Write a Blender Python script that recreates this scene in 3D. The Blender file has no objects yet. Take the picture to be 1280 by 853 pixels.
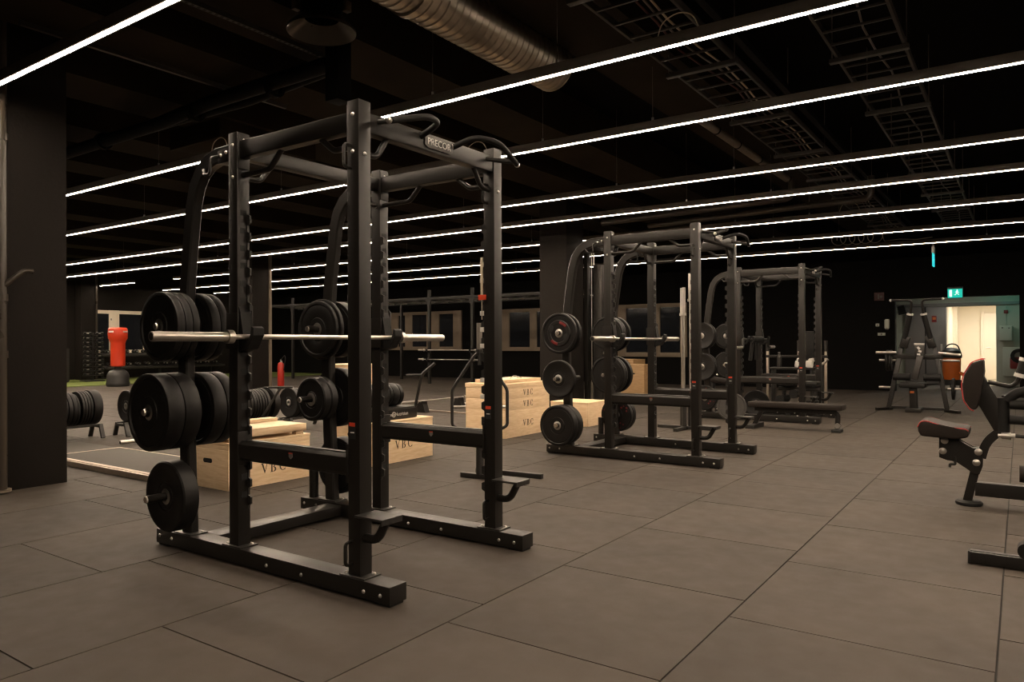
import bpy, bmesh, math, random
from mathutils import Vector, Matrix

S = bpy.context.scene
ROOT = S.collection
rnd = random.Random(7)
PI = math.pi

# ------------------------------------------------------------------ camera, world, exposure
EYE = 1.228
yaw, pitch, roll = math.radians(34.7001), math.radians(0.14814), math.radians(-0.22073)
fw = Vector((-math.sin(yaw) * math.cos(pitch), math.cos(yaw) * math.cos(pitch), math.sin(pitch)))
rt = Vector((math.cos(yaw), math.sin(yaw), 0))
up = rt.cross(fw)
rt2 = rt * math.cos(roll) + up * math.sin(roll)
up2 = up * math.cos(roll) - rt * math.sin(roll)
cd = bpy.data.cameras.new('camera')
cam = bpy.data.objects.new('camera', cd)
ROOT.objects.link(cam)
cam.matrix_world = Matrix(((rt2.x, up2.x, -fw.x, 0), (rt2.y, up2.y, -fw.y, 0), (rt2.z, up2.z, -fw.z, EYE), (0, 0, 0, 1)))
cd.sensor_width = 36
cd.lens = 918.33 / 1280 * 36
cd.clip_start, cd.clip_end = 0.05, 200
S.camera = cam

w = bpy.data.worlds.new('world')
S.world = w
w.use_nodes = True
w.node_tree.nodes['Background'].inputs[0].default_value = (0.010, 0.009, 0.008, 1)
w.node_tree.nodes['Background'].inputs[1].default_value = 0.15
vs = S.view_settings
vs.view_transform = 'Standard'
vs.look = 'None'
vs.gamma = 1
vs.use_curve_mapping = False
vs.exposure = 0.0
S.cycles.max_bounces = 8
S.cycles.sample_clamp_indirect = 4
S.cycles.filter_width = 1.2

LIGHT_Z = 3.266                 # underside of the long pendant lights
LIGHT_W = 132.0                  # strength of their diffusers
LIGHT_K = [.7, .7, .75, .85, 1.0, 1.1, 1.25, 1.4, .5, .4, .35]     # dimming of each light, front to back
LIGHT_Y = [-3.4, -1.9, 0.5, 2.45, 4.81, 6.58, 9.01, 10.65, 12.95, 15.40, 17.55]

# ------------------------------------------------------------------ materials
def mat(name, col, rough=0.5, metal=0.0, noise=0.0, scale=40, bump=0.0, bscale=None, emit=None, estr=0, rvar=0.0, coat=0.0, spec=0.5, alpha=None, trans=0):
    m = bpy.data.materials.new(name)
    m.use_nodes = True
    nt = m.node_tree
    b = nt.nodes['Principled BSDF']
    b.inputs['Base Color'].default_value = (*col, 1)
    b.inputs['Roughness'].default_value = rough
    b.inputs['Metallic'].default_value = metal
    b.inputs['Specular IOR Level'].default_value = spec
    if coat:
        b.inputs['Coat Weight'].default_value = coat
    if trans:
        b.inputs['Transmission Weight'].default_value = trans
    if emit:
        b.inputs['Emission Color'].default_value = (*emit, 1)
        b.inputs['Emission Strength'].default_value = estr
    if noise or bump or rvar:
        tc = nt.nodes.new('ShaderNodeTexCoord')
        n = nt.nodes.new('ShaderNodeTexNoise')
        n.inputs['Scale'].default_value = scale
        n.inputs['Detail'].default_value = 5
        nt.links.new(tc.outputs['Object'], n.inputs['Vector'])
        if noise:
            r = nt.nodes.new('ShaderNodeMix')
            r.data_type = 'RGBA'
            r.inputs[6].default_value = (*[c * (1 - noise) for c in col], 1)
            r.inputs[7].default_value = (*[min(1, c * (1 + noise)) for c in col], 1)
            nt.links.new(n.outputs['Fac'], r.inputs[0])
            nt.links.new(r.outputs[2], b.inputs['Base Color'])
        if rvar:
            mr = nt.nodes.new('ShaderNodeMapRange')
            mr.inputs['To Min'].default_value = max(0.02, rough - rvar)
            mr.inputs['To Max'].default_value = min(1, rough + rvar)
            nt.links.new(n.outputs['Fac'], mr.inputs['Value'])
            nt.links.new(mr.outputs['Result'], b.inputs['Roughness'])
        if bump:
            n2 = n
            if bscale:
                n2 = nt.nodes.new('ShaderNodeTexNoise')
                n2.inputs['Scale'].default_value = bscale
                n2.inputs['Detail'].default_value = 4
                nt.links.new(tc.outputs['Object'], n2.inputs['Vector'])
            bp = nt.nodes.new('ShaderNodeBump')
            bp.inputs['Strength'].default_value = bump
            bp.inputs['Distance'].default_value = 0.002
            nt.links.new(n2.outputs['Fac'], bp.inputs['Height'])
            nt.links.new(bp.outputs['Normal'], b.inputs['Normal'])
    return m

M = {}
M['powder'] = mat('black powder coat', (0.0100, 0.0087, 0.0075), 0.38, spec=0.36, noise=0.12, scale=30)
M['powder2'] = mat('dark grey powder coat', (0.015, 0.0138, 0.0125), 0.45, noise=0.15, scale=60, rvar=0.05)
M['rubber'] = mat('black bumper rubber', (0.0048, 0.0043, 0.0040), 0.5, spec=0.3, noise=0.35, scale=14, bump=0.15, bscale=300, rvar=0.12)
M['rubber_grey'] = mat('grey plate rubber', (0.045, 0.042, 0.039), 0.6, noise=0.2, scale=20)
M['dimred'] = mat('dark red sign board', (0.035, 0.005, 0.005), 0.6)
M['dimgrey'] = mat('dim sign symbol', (0.05, 0.045, 0.042), 0.6)
M['rubber_red'] = mat('red plate lettering', (0.16, 0.008, 0.008), 0.5, noise=0.2, scale=30)
M['foot'] = mat('rubber foot', (0.005, 0.005, 0.005), 0.7, noise=0.2)
M['chrome'] = mat('brushed chrome', (0.60, 0.56, 0.51), 0.34, 1.0)
M['steel'] = mat('zinc bolt steel', (0.50, 0.48, 0.45), 0.36, 1.0)
M['plate_steel'] = mat('worn base plate steel', (0.05, 0.047, 0.044), 0.38, 0.7, noise=0.3, scale=60, rvar=0.1)
M['greysteel'] = mat('dull grey steel', (0.13, 0.115, 0.10), 0.5, noise=0.1)
M['liner'] = mat('pale plastic liner', (0.55, 0.53, 0.5), 0.5, noise=0.1)
M['sticker'] = mat('sticker black', (0.02, 0.02, 0.02), 0.3)
M['red'] = mat('red print', (0.5, 0.05, 0.02), 0.4, noise=0.1)
M['white'] = mat('white print', (0.6, 0.58, 0.55), 0.5)
M['greyprint'] = mat('grey print', (0.13, 0.12, 0.11), 0.5)
M['vinyl'] = mat('dark brown vinyl', (0.0155, 0.0115, 0.0095), 0.55, spec=0.22, noise=0.2, scale=30, bump=0.2, bscale=260)
M['vinyl_black'] = mat('black vinyl', (0.006, 0.0055, 0.005), 0.5, spec=0.3, noise=0.2, scale=30, bump=0.15, bscale=260)
M['piping'] = mat('red piping', (0.42, 0.02, 0.02), 0.45, noise=0.1)
M['foam'] = mat('black foam', (0.006, 0.0056, 0.0053), 0.65, spec=0.3, noise=0.2, scale=50)
M['orange'] = mat('orange plastic', (0.55, 0.13, 0.02), 0.4, noise=0.1, scale=10)
M['bag_red'] = mat('red orange vinyl bag', (0.46, 0.030, 0.006), 0.42, noise=0.12, scale=9)
M['bag_base'] = mat('black plastic base', (0.010, 0.0095, 0.009), 0.5, noise=0.2)
M['extinguisher'] = mat('extinguisher red', (0.30, 0.015, 0.008), 0.35, noise=0.05)
M['turf'] = mat('green turf', (0.10, 0.13, 0.02), 0.9, noise=0.4, scale=60, bump=0.5, bscale=300)
M['wallblack'] = mat('black wall paint', (0.0016, 0.0014, 0.0012), 0.85, spec=0.15, noise=0.3, scale=3, bump=0.2, bscale=30)
M['wallbrown'] = mat('dark brown wall paint', (0.010, 0.008, 0.0065), 0.8, spec=0.2, noise=0.25, scale=2, bump=0.4, bscale=18)
M['pillar'] = mat('dark brown plaster', (0.0085, 0.0064, 0.005), 0.8, spec=0.2, noise=0.25, scale=3, bump=0.9, bscale=26)
M['ceil'] = mat('black ceiling paint', (0.0020, 0.0017, 0.0014), 0.9, spec=0.1, noise=0.3, scale=2)
M['ceilbeam'] = mat('dark concrete beam', (0.022, 0.0165, 0.0105), 0.9, spec=0.1, noise=0.35, scale=1.6)
M['pipe'] = mat('dark painted pipe', (0.034, 0.027, 0.020), 0.3, noise=0.2, scale=5, rvar=0.08)
M['palepipe'] = mat('pale grey pipe', (0.15, 0.12, 0.09), 0.5, noise=0.15, scale=8)
M['blackpipe'] = mat('black wrapped pipe', (0.003, 0.003, 0.0028), 0.7, spec=0.12, noise=0.2)
M['duct'] = mat('galvanised duct', (0.50, 0.44, 0.36), 0.33, 1.0, noise=0.15, scale=5, rvar=0.08)
M['tray'] = mat('galvanised tray', (0.05, 0.045, 0.04), 0.5, 0.3, noise=0.2, scale=20)
M['housing'] = mat('light housing brown black', (0.10, 0.082, 0.066), 0.5, noise=0.1)
for i_, k_ in enumerate(LIGHT_K):
    M['diffuser%d' % i_] = mat('warm white diffuser %d' % i_, (0.9, 0.86, 0.8), 0.5, emit=(1.0, 0.80, 0.60), estr=LIGHT_W * k_)
M['wire'] = mat('suspension wire', (0.18, 0.15, 0.13), 0.4, 0.5)
M['cable'] = mat('pale cable', (0.50, 0.41, 0.29), 0.5)
M['redcable'] = mat('red cable', (0.08, 0.008, 0.008), 0.5)
M['cream'] = mat('cream wall paint', (0.78, 0.71, 0.58), 0.8, noise=0.04, scale=3)
M['doorwhite'] = mat('off white door', (0.78, 0.70, 0.58), 0.5, noise=0.03, scale=3)
M['greywall'] = mat('grey green wall paint', (0.33, 0.34, 0.29), 0.75, noise=0.1, scale=2)
M['doorgrey'] = mat('grey door leaf', (0.16, 0.145, 0.14), 0.5, noise=0.1, scale=2)
M['greybox'] = mat('pale grey metal box', (0.36, 0.38, 0.33), 0.5, noise=0.08)
M['exitgreen'] = mat('lit green sign face', (0.0, 0.45, 0.36), 0.4, emit=(0.0, 0.62, 0.50), estr=0.75)
M['exitwhite'] = mat('lit sign pictogram', (0.8, 0.9, 0.85), 0.4, emit=(0.75, 1.0, 0.92), estr=1.0)
M['tealglow'] = mat('lit teal acrylic', (0.05, 0.5, 0.5), 0.2, emit=(0.02, 0.55, 0.60), estr=1.1)
M['cavity'] = mat('dark cavity', (0.004, 0.004, 0.004), 0.8)
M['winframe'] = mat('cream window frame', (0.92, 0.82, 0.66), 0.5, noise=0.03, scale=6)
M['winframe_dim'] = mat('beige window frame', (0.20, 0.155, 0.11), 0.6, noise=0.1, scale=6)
M['nightglass'] = mat('dark night glass', (0.012, 0.014, 0.018), 0.08, spec=0.6)
M['aluminium'] = mat('ribbed aluminium', (0.42, 0.36, 0.30), 0.4, 0.8, noise=0.15, scale=60)
M['palewood'] = mat('pale edge strip', (0.45, 0.38, 0.30), 0.6, noise=0.15, scale=30)
M['platform'] = mat('dark platform rubber', (0.045, 0.039, 0.032), 0.75, noise=0.25, scale=40)
M['dumbbell'] = mat('dumbbell black', (0.006, 0.006, 0.006), 0.4, noise=0.2)
M['clear'] = mat('clear plastic', (0.75, 0.75, 0.75), 0.15, trans=0.8)
M['towel'] = mat('white towel', (0.62, 0.60, 0.56), 0.85, noise=0.08, scale=30)
M['strap'] = mat('cream strip', (0.50, 0.44, 0.33), 0.6, noise=0.1)

def wood(name, c1, c2):
    m = bpy.data.materials.new(name)
    m.use_nodes = True
    nt = m.node_tree
    b = nt.nodes['Principled BSDF']
    tc = nt.nodes.new('ShaderNodeTexCoord')
    mp = nt.nodes.new('ShaderNodeMapping')
    mp.inputs['Scale'].default_value = (4, 4, 34)
    n = nt.nodes.new('ShaderNodeTexNoise')
    n.inputs['Scale'].default_value = 1.6
    n.inputs['Detail'].default_value = 6
    n.inputs['Distortion'].default_value = 0.8
    r = nt.nodes.new('ShaderNodeValToRGB')
    r.color_ramp.elements[0].position = 0.3
    r.color_ramp.elements[0].color = (*c1, 1)
    r.color_ramp.elements[1].position = 0.7
    r.color_ramp.elements[1].color = (*c2, 1)
    nt.links.new(tc.outputs['Object'], mp.inputs['Vector'])
    nt.links.new(mp.outputs['Vector'], n.inputs['Vector'])
    nt.links.new(n.outputs['Fac'], r.inputs['Fac'])
    nt.links.new(r.outputs['Color'], b.inputs['Base Color'])
    b.inputs['Roughness'].default_value = 0.55
    return m
M['ply'] = wood('birch plywood', (0.68, 0.48, 0.28), (0.82, 0.63, 0.42))
M['plyedge'] = wood('plywood edge', (0.40, 0.25, 0.12), (0.66, 0.46, 0.26))
M['ply_dark'] = wood('warm plywood', (0.38, 0.23, 0.11), (0.50, 0.32, 0.16))
M['ink'] = mat('black stencil ink', (0.045, 0.028, 0.016), 0.7, noise=0.3, scale=60)

def floor_mat():
    m = bpy.data.materials.new('rubber floor mat')
    m.use_nodes = True
    nt = m.node_tree
    L = nt.links.new
    b = nt.nodes['Principled BSDF']
    b.inputs['Specular IOR Level'].default_value = 0.28
    g = nt.nodes.new('ShaderNodeNewGeometry')
    big = nt.nodes.new('ShaderNodeTexNoise'); big.inputs['Scale'].default_value = 1.7; big.inputs['Detail'].default_value = 6
    mid = nt.nodes.new('ShaderNodeTexNoise'); mid.inputs['Scale'].default_value = 9; mid.inputs['Detail'].default_value = 6
    fine = nt.nodes.new('ShaderNodeTexNoise'); fine.inputs['Scale'].default_value = 260; fine.inputs['Detail'].default_value = 3
    for n in (big, mid, fine):
        L(g.outputs['Position'], n.inputs['Vector'])
    a1 = nt.nodes.new('ShaderNodeMath'); a1.operation = 'MULTIPLY_ADD'; a1.inputs[1].default_value = 0.75
    L(big.outputs['Fac'], a1.inputs[0])
    a2 = nt.nodes.new('ShaderNodeMath'); a2.operation = 'MULTIPLY_ADD'; a2.inputs[1].default_value = 0.25; a2.inputs[2].default_value = 0.0
    L(mid.outputs['Fac'], a2.inputs[0]); L(a2.outputs[0], a1.inputs[2])
    a3 = nt.nodes.new('ShaderNodeMath'); a3.operation = 'MULTIPLY_ADD'; a3.inputs[1].default_value = 0.18
    L(g.outputs['Random Per Island'], a3.inputs[0]); L(a1.outputs[0], a3.inputs[2])
    r = nt.nodes.new('ShaderNodeValToRGB')
    r.color_ramp.elements[0].position = 0.25; r.color_ramp.elements[0].color = (0.036, 0.029, 0.0235, 1)
    r.color_ramp.elements[1].position = 0.80; r.color_ramp.elements[1].color = (0.072, 0.058, 0.0465, 1)
    L(a3.outputs[0], r.inputs['Fac'])
    sp = nt.nodes.new('ShaderNodeMix'); sp.data_type = 'RGBA'; sp.blend_type = 'MULTIPLY'; sp.inputs[0].default_value = 0.35
    L(r.outputs['Color'], sp.inputs[6]); L(fine.outputs['Color'], sp.inputs[7])
    L(sp.outputs[2], b.inputs['Base Color'])
    mr = nt.nodes.new('ShaderNodeMapRange'); mr.inputs['To Min'].default_value = 0.55; mr.inputs['To Max'].default_value = 0.85
    L(mid.outputs['Fac'], mr.inputs['Value']); L(mr.outputs['Result'], b.inputs['Roughness'])
    bp = nt.nodes.new('ShaderNodeBump'); bp.inputs['Strength'].default_value = 0.25; bp.inputs['Distance'].default_value = 0.002
    L(fine.outputs['Fac'], bp.inputs['Height']); L(bp.outputs['Normal'], b.inputs['Normal'])
    return m
M['floor'] = floor_mat()
M['seam'] = mat('floor underlay', (0.008, 0.006, 0.005), 0.9)

# ------------------------------------------------------------------ mesh helpers
def rnd_path(pts, rad, n=5):
    pts = [Vector(p) for p in pts]
    out = [pts[0]]
    for i in range(1, len(pts) - 1):
        a, b, c = pts[i - 1], pts[i], pts[i + 1]
        d = min(rad, (a - b).length * 0.49, (c - b).length * 0.49)
        p, q = b + (a - b).normalized() * d, b + (c - b).normalized() * d
        for k in range(n + 1):
            t = k / n
            out.append(p * (1 - t) ** 2 + b * 2 * t * (1 - t) + q * t * t)
    out.append(pts[-1])
    return out

class MB:
    def __init__(s):
        s.bm = bmesh.new()
    def box(s, c, d, bev=0.0, rot=None, seg=2):
        m = Matrix.Translation(c) @ (rot.to_4x4() if rot else Matrix()) @ Matrix.Diagonal((*d, 1))
        r = bmesh.ops.create_cube(s.bm, size=1, matrix=m)
        if bev:
            es = list({e for v in r['verts'] for e in v.link_edges})
            bmesh.ops.bevel(s.bm, geom=es, offset=bev, segments=seg, affect='EDGES', profile=0.6)
        return s
    def bb(s, x0, x1, y0, y1, z0, z1, bev=0.0):
        return s.box(((x0 + x1) / 2, (y0 + y1) / 2, (z0 + z1) / 2), (abs(x1 - x0), abs(y1 - y0), abs(z1 - z0)), bev)
    def bar(s, p0, p1, wd, ht, bev=0.0):
        p0, p1 = Vector(p0), Vector(p1)
        d = p1 - p0
        x = d.normalized()
        u = Vector((0, 0, 1)) if abs(x.z) < 0.95 else Vector((1, 0, 0))
        y = u.cross(x).normalized()
        z = x.cross(y)
        R = Matrix((x, y, z)).transposed()
        return s.box((p0 + p1) / 2, (d.length, wd, ht), bev, R)
    def cyl(s, p0, p1, r, seg=16, r2=None):
        p0, p1 = Vector(p0), Vector(p1)
        d = p1 - p0
        q = Vector((0, 0, 1)).rotation_difference(d.normalized()).to_matrix().to_4x4()
        bmesh.ops.create_cone(s.bm, cap_ends=True, segments=seg, radius1=r, radius2=r if r2 is None else r2, depth=d.length, matrix=Matrix.Translation((p0 + p1) / 2) @ q)
        return s
    def sph(s, c, r, seg=12, scale=(1, 1, 1)):
        bmesh.ops.create_uvsphere(s.bm, u_segments=seg, v_segments=max(6, seg // 2), radius=r, matrix=Matrix.Translation(c) @ Matrix.Diagonal((*scale, 1)))
        return s
    def sweep(s, pts, prof, up=None):
        pts = [Vector(p) for p in pts]
        n = len(pts)
        rings = []
        t0 = (pts[1] - pts[0]).normalized()
        ref = Vector(up) if up else (Vector((0, 0, 1)) if abs(t0.z) < 0.9 else Vector((1, 0, 0)))
        for i, p in enumerate(pts):
            t = (pts[min(i + 1, n - 1)] - pts[max(i - 1, 0)]).normalized()
            a = ref - t * ref.dot(t)
            a.normalize()
            if not up:
                ref = a
            b = t.cross(a)
            rings.append([s.bm.verts.new(p + a * u + b * v) for u, v in prof])
        k = len(prof)
        for i in range(n - 1):
            for j in range(k):
                s.bm.faces.new((rings[i][j], rings[i][(j + 1) % k], rings[i + 1][(j + 1) % k], rings[i + 1][j]))
        s.bm.faces.new(list(reversed(rings[0])))
        s.bm.faces.new(rings[-1])
        return s
    def tube(s, pts, r, seg=10, bend=0.0, n=5):
        if bend:
            pts = rnd_path(pts, bend, n)
        return s.sweep(pts, [(r * math.cos(2 * PI * i / seg), r * math.sin(2 * PI * i / seg)) for i in range(seg)])
    def lathe(s, prof, c=(0, 0, 0), axis='Z', seg=40, close=True):
        # prof: list of (radius, height)
        def P(r, h, a):
            x, y = r * math.cos(a), r * math.sin(a)
            v = {'Z': (x, y, h), 'Y': (x, h, y), 'X': (h, x, y)}[axis]
            return Vector(c) + Vector(v)
        rings = []
        for r, h in prof:
            if r < 1e-6:
                rings.append([s.bm.verts.new(P(0, h, 0))] * seg)
            else:
                rings.append([s.bm.verts.new(P(r, h, 2 * PI * i / seg)) for i in range(seg)])
        m = len(rings)
        for i in range(m if close else m - 1):
            A, B = rings[i], rings[(i + 1) % m]
            for j in range(seg):
                vs_ = []
                for v in (A[j], A[(j + 1) % seg], B[(j + 1) % seg], B[j]):
                    if v not in vs_:
                        vs_.append(v)
                if len(vs_) >= 3:
                    try:
                        s.bm.faces.new(vs_)
                    except ValueError:
                        pass
        return s
    def prism(s, poly, y0, y1, plane='XZ', bev=0.0):
        f = {'XZ': lambda a, b, h: (a, h, b), 'YZ': lambda a, b, h: (h, a, b), 'XY': lambda a, b, h: (a, b, h)}[plane]
        A = [s.bm.verts.new(f(a, b, y0)) for a, b in poly]
        B = [s.bm.verts.new(f(a, b, y1)) for a, b in poly]
        n = len(poly)
        fs = [s.bm.faces.new(A), s.bm.faces.new(list(reversed(B)))]
        for i in range(n):
            fs.append(s.bm.faces.new((A[i], B[i], B[(i + 1) % n], A[(i + 1) % n])))
        if bev:
            es = list({e for q in fs for e in q.edges})
            bmesh.ops.bevel(s.bm, geom=es, offset=bev, segments=3, affect='EDGES', profile=0.6)
        return s
    def mesh(s, name, m, smooth=35):
        bmesh.ops.recalc_face_normals(s.bm, faces=s.bm.faces)
        me = bpy.data.meshes.new(name)
        s.bm.to_mesh(me)
        s.bm.free()
        me.materials.append(M[m] if isinstance(m, str) else m)
        if smooth:
            me.polygons.foreach_set('use_smooth', [True] * len(me.polygons))
            me.set_sharp_from_angle(angle=math.radians(smooth))
        return me
    def build(s, name, m, parent=None, smooth=35, loc=None):
        return put(name, s.mesh(name, m, smooth), parent, loc)

def put(name, me, parent=None, loc=None, rot=None):
    o = bpy.data.objects.new(name, me)
    ROOT.objects.link(o)
    if parent:
        o.parent = parent
    if loc is not None:
        o.location = loc
    if rot is not None:
        o.rotation_euler = rot
    return o

def tag(o, label=None, cat=None, group=None, kind=None):
    for k, v in (('label', label), ('category', cat), ('group', group), ('kind', kind)):
        if v:
            o[k] = v
    return o

def thing(name, label, cat, loc=(0, 0, 0), rotz=0.0, group=None):
    o = bpy.data.objects.new(name, None)
    ROOT.objects.link(o)
    o.empty_display_size = 0.1
    o.location = loc
    o.rotation_euler = (0, 0, rotz)
    return tag(o, label, cat, group)

def dup(o, loc=None, rotz=None, label=None, group=None, parent=None):
    c = o.copy()
    ROOT.objects.link(c)
    if parent:
        c.parent = parent
    for ch in list(o.children):
        dup(ch, parent=c)
    if loc is not None:
        c.location = loc
    if rotz is not None:
        c.rotation_euler = (0, 0, rotz)
    if label:
        c['label'] = label
    if group:
        c['group'] = group
    return c

def struct(mb, name, m, smooth=0):
    return tag(mb.build(name, m, smooth=smooth), kind='structure')

def text_mesh(name, txt, size, m, extrude=0.0008, align='CENTER'):
    cu = bpy.data.curves.new(name, 'FONT')
    cu.body = txt
    cu.size = size
    cu.align_x = align
    cu.align_y = 'CENTER'
    cu.extrude = extrude
    o = bpy.data.objects.new(name, cu)
    ROOT.objects.link(o)
    dg = bpy.context.evaluated_depsgraph_get()
    me = bpy.data.meshes.new_from_object(o.evaluated_get(dg))
    bpy.data.objects.remove(o)
    bpy.data.curves.remove(cu)
    me.name = name
    me.materials.clear()
    me.materials.append(M[m])
    return me
FACE_PX = (PI / 2, 0, PI / 2)      # lettering that faces +X, reading along +Y
FACE_NY = (PI / 2, 0, 0)           # lettering that faces -Y, reading along +X

# ================================================================== THE SETTING
# floor of one-metre rubber mats, laid in staggered columns
fl = MB()
fl.bb(-30, 7, -6, 29, -0.06, -0.006)
floor_under = fl
offs = {0: .255, 1: .495, 2: .76, 3: .254, 4: .0}
tiles = MB()
gap = 0.004
for k in range(-6, 27):
    x1 = -0.08 - k
    x0 = x1 - 1
    o = offs.get(k, (k * 0.37) % 1)
    y = -6 + o
    while y < 24:
        X0, X1, Y0, Y1 = x0 + gap, x1 - gap, y + gap, y + 1 - gap
        j = [rnd.uniform(-.0012, .0012) for _ in range(4)]
        top = [tiles.bm.verts.new(p) for p in ((X0, Y0, j[0] * .4), (X1, Y0, j[1] * .4), (X1, Y1, j[2] * .4), (X0, Y1, j[3] * .4))]
        bot = [tiles.bm.verts.new((v.co.x, v.co.y, -0.008)) for v in top]
        tiles.bm.faces.new(top)
        for a in range(4):
            tiles.bm.faces.new((top[a], bot[a], bot[(a + 1) % 4], top[(a + 1) % 4]))
        y += 1
floor = struct(tiles, 'floor', 'floor')
struct(floor_under, 'floor_base', 'seam')
# green turf along the far wall
tag(MB().bb(-27, -22.6, 6, 20.2, 0.001, 0.014).build('turf', 'turf', smooth=0), kind='structure')

# ceiling slab, ribs and walls
struct(MB().bb(-28, 7, -7, 20.6, 4.4, 4.55), 'ceiling', 'ceil')
for i, x in enumerate([-23.4, -21, -18.6, -16.2, -13.8, -11.6, -9.8, -8.0, -6.45, -5.12, -3.0, 0.6, 3.0]):
    struct(MB().bb(x - .38, x + .38, -6.9, 20.2, 3.88, 4.42), 'ceiling_beam', 'ceilbeam')
struct(MB().bb(-27.3, -27, -7, 20.6, 0, 4.5), 'wall_left', 'wallbrown')
back = MB().bb(-27.2, -2.55, 20.3, 20.55, 0, 4.5).bb(-0.02, 7, 20.3, 20.55, 0, 4.5).bb(-2.55, -0.02, 20.3, 20.55, 2.28, 4.5)
struct(back, 'wall_back', 'wallblack')
struct(MB().bb(6.8, 7.1, -7, 20.6, 0, 4.5), 'wall_right', 'wallblack')
struct(MB().bb(-27.3, 7.1, -7.3, -7, 0, 4.5), 'wall_front', 'wallblack')
# vestibule behind the opening
struct(MB().bb(-3.35, -3.2, 20.55, 24.1, 0, 2.6), 'wall_vestibule_left', 'greywall')
struct(MB().bb(0.5, 0.65, 20.55, 24.1, 0, 2.6), 'wall_vestibule_right', 'greywall')
struct(MB().bb(-3.35, 0.65, 20.55, 24.1, 2.55, 2.65), 'ceiling_vestibule', 'greywall')
struct(MB().bb(-3.3, -2.72, 24, 24.15, 0, 2.6).bb(-0.55, 0.6, 24, 24.15, 0, 2.6).bb(-2.72, -0.55, 24, 24.15, 2.2, 2.6), 'wall_vestibule_back', 'greywall')
struct(MB().bb(-3.3, 0.6, 23.93, 23.998, 2.22, 2.30, .005), 'trim_1', 'doorgrey')
door = tag(MB().bb(-2.74, -1.72, 23.90, 23.96, 0.02, 2.2, .004).build('door_1', 'doorgrey'), kind='structure')
MB().bb(-2.24, -2.215, 23.885, 23.905, 0.02, 2.2).build('door_seam', 'cavity', door)
MB().bb(-1.86, -1.81, 23.87, 23.905, 0.95, 1.15, .004).build('handle', 'steel', door)
# corridor past the door
struct(MB().bb(-1.82, -1.72, 24.15, 27.2, 0, 2.6).bb(-1.72, -1.62, 26.4, 27.2, 0, 2.6), 'wall_corridor_left', 'cream')
struct(MB().bb(-1.75, 0.6, 27.2, 27.35, 0, 2.6), 'wall_corridor_back', 'cream')
struct(MB().bb(0.35, 0.5, 24.15, 27.2, 0, 2.6), 'wall_corridor_right', 'cream')
struct(MB().bb(-1.82, 0.6, 24.15, 27.3, 2.42, 2.5), 'ceiling_corridor', 'cream')
struct(MB().bb(-1.82, 0.6, 24.0, 27.3, 0.002, 0.012), 'floor_corridor', 'cream')
d2 = tag(MB().bb(-0.95, -0.10, 27.12, 27.19, 0.03, 2.08, .004).build('door_2', 'doorwhite'), kind='structure')
MB().bb(-0.58, -0.22, 27.10, 27.125, 0.28, 0.5, .003).build('vent', 'greybox', d2)
MB().tube([(-0.87, 27.12, 1.02), (-0.87, 27.07, 1.02), (-0.76, 27.07, 1.02)], .011, 8).build('handle', 'steel', d2)
struct(MB().bb(-1.02, -0.95, 27.1, 27.2, 0, 2.12, .004), 'trim_2', 'doorwhite')
M['corridor_lamp'] = mat('corridor lamp diffuser', (0.9, 0.88, 0.8), 0.5, emit=(1.0, 0.92, 0.82), estr=21.0)
t = thing('ceiling_lamp', 'flat square lamp on the bright corridor ceiling past the door', 'lamp', (-0.55, 25.5, 2.42))
MB().bb(-.5, .5, -.55, .55, -.045, 0, .006).build('frame', 'doorwhite', t)
MB().bb(-.46, .46, -.51, .51, -.052, -.043).build('diffuser', 'corridor_lamp', t)

t = thing('ceiling_lamp', 'unseen round fill lamp added on the ceiling inside the doorway opening', 'lamp', (-1.5, 22.6, 2.55))  # unseen lamp, added to brighten the grey vestibule walls
M['vestibule_fill'] = mat('vestibule fill lamp glass', (0.9, 0.9, 0.85), 0.5, emit=(1.0, 0.93, 0.80), estr=75.0)
M['green_fill'] = mat('green fill lamp glass', (0.3, 0.9, 0.7), 0.5, emit=(0.25, 1.0, 0.80), estr=22.0)
MB().lathe([(0, -.05), (.13, -.05), (.14, -.03), (.14, 0), (0, 0)], seg=24, close=False).build('glass', 'vestibule_fill', t)
MB().lathe([(.14, -.03), (.16, -.03), (.16, 0), (.14, 0)], seg=24).build('ring', 'doorgrey', t)
t = thing('green_fill_lamp', 'unseen green fill lamp added inside the top of the doorway opening', 'lamp', (-.30, 23.2, 2.549))  # unseen green lamp, added to tint the vestibule wall teal
MB().bb(-.12, .12, -.05, .05, -.05, -.001, .006).build('glass', 'green_fill', t)
MB().bb(-.14, .14, -.06, .06, -.012, 0, .004).build('case', 'doorgrey', t)

# pillars
struct(MB().bb(-7.62, -7.0, 2.52, 3.13, 0, 4.5, .006), 'pillar', 'pillar', 30)
struct(MB().bb(-7.62, -7.02, 11.95, 12.6, 0, 4.5, .006), 'pillar', 'pillar', 30)
struct(MB().bb(-17.5, -16.9, 12.2, 12.75, 0, 4.5, .006), 'pillar', 'pillar', 30)
struct(MB().bb(-26.9, -26.5, 12.3, 12.8, 0, 4.5, .006), 'pillar', 'pillar', 30)
struct(MB().bb(-16.92, -16.86, 12.72, 12.80, 0, 3.7), 'trim_3', 'palepipe')
struct(MB().bb(-26.52, -26.46, 12.78, 12.84, 0, 3.7), 'trim_4', 'pipe')

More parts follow.
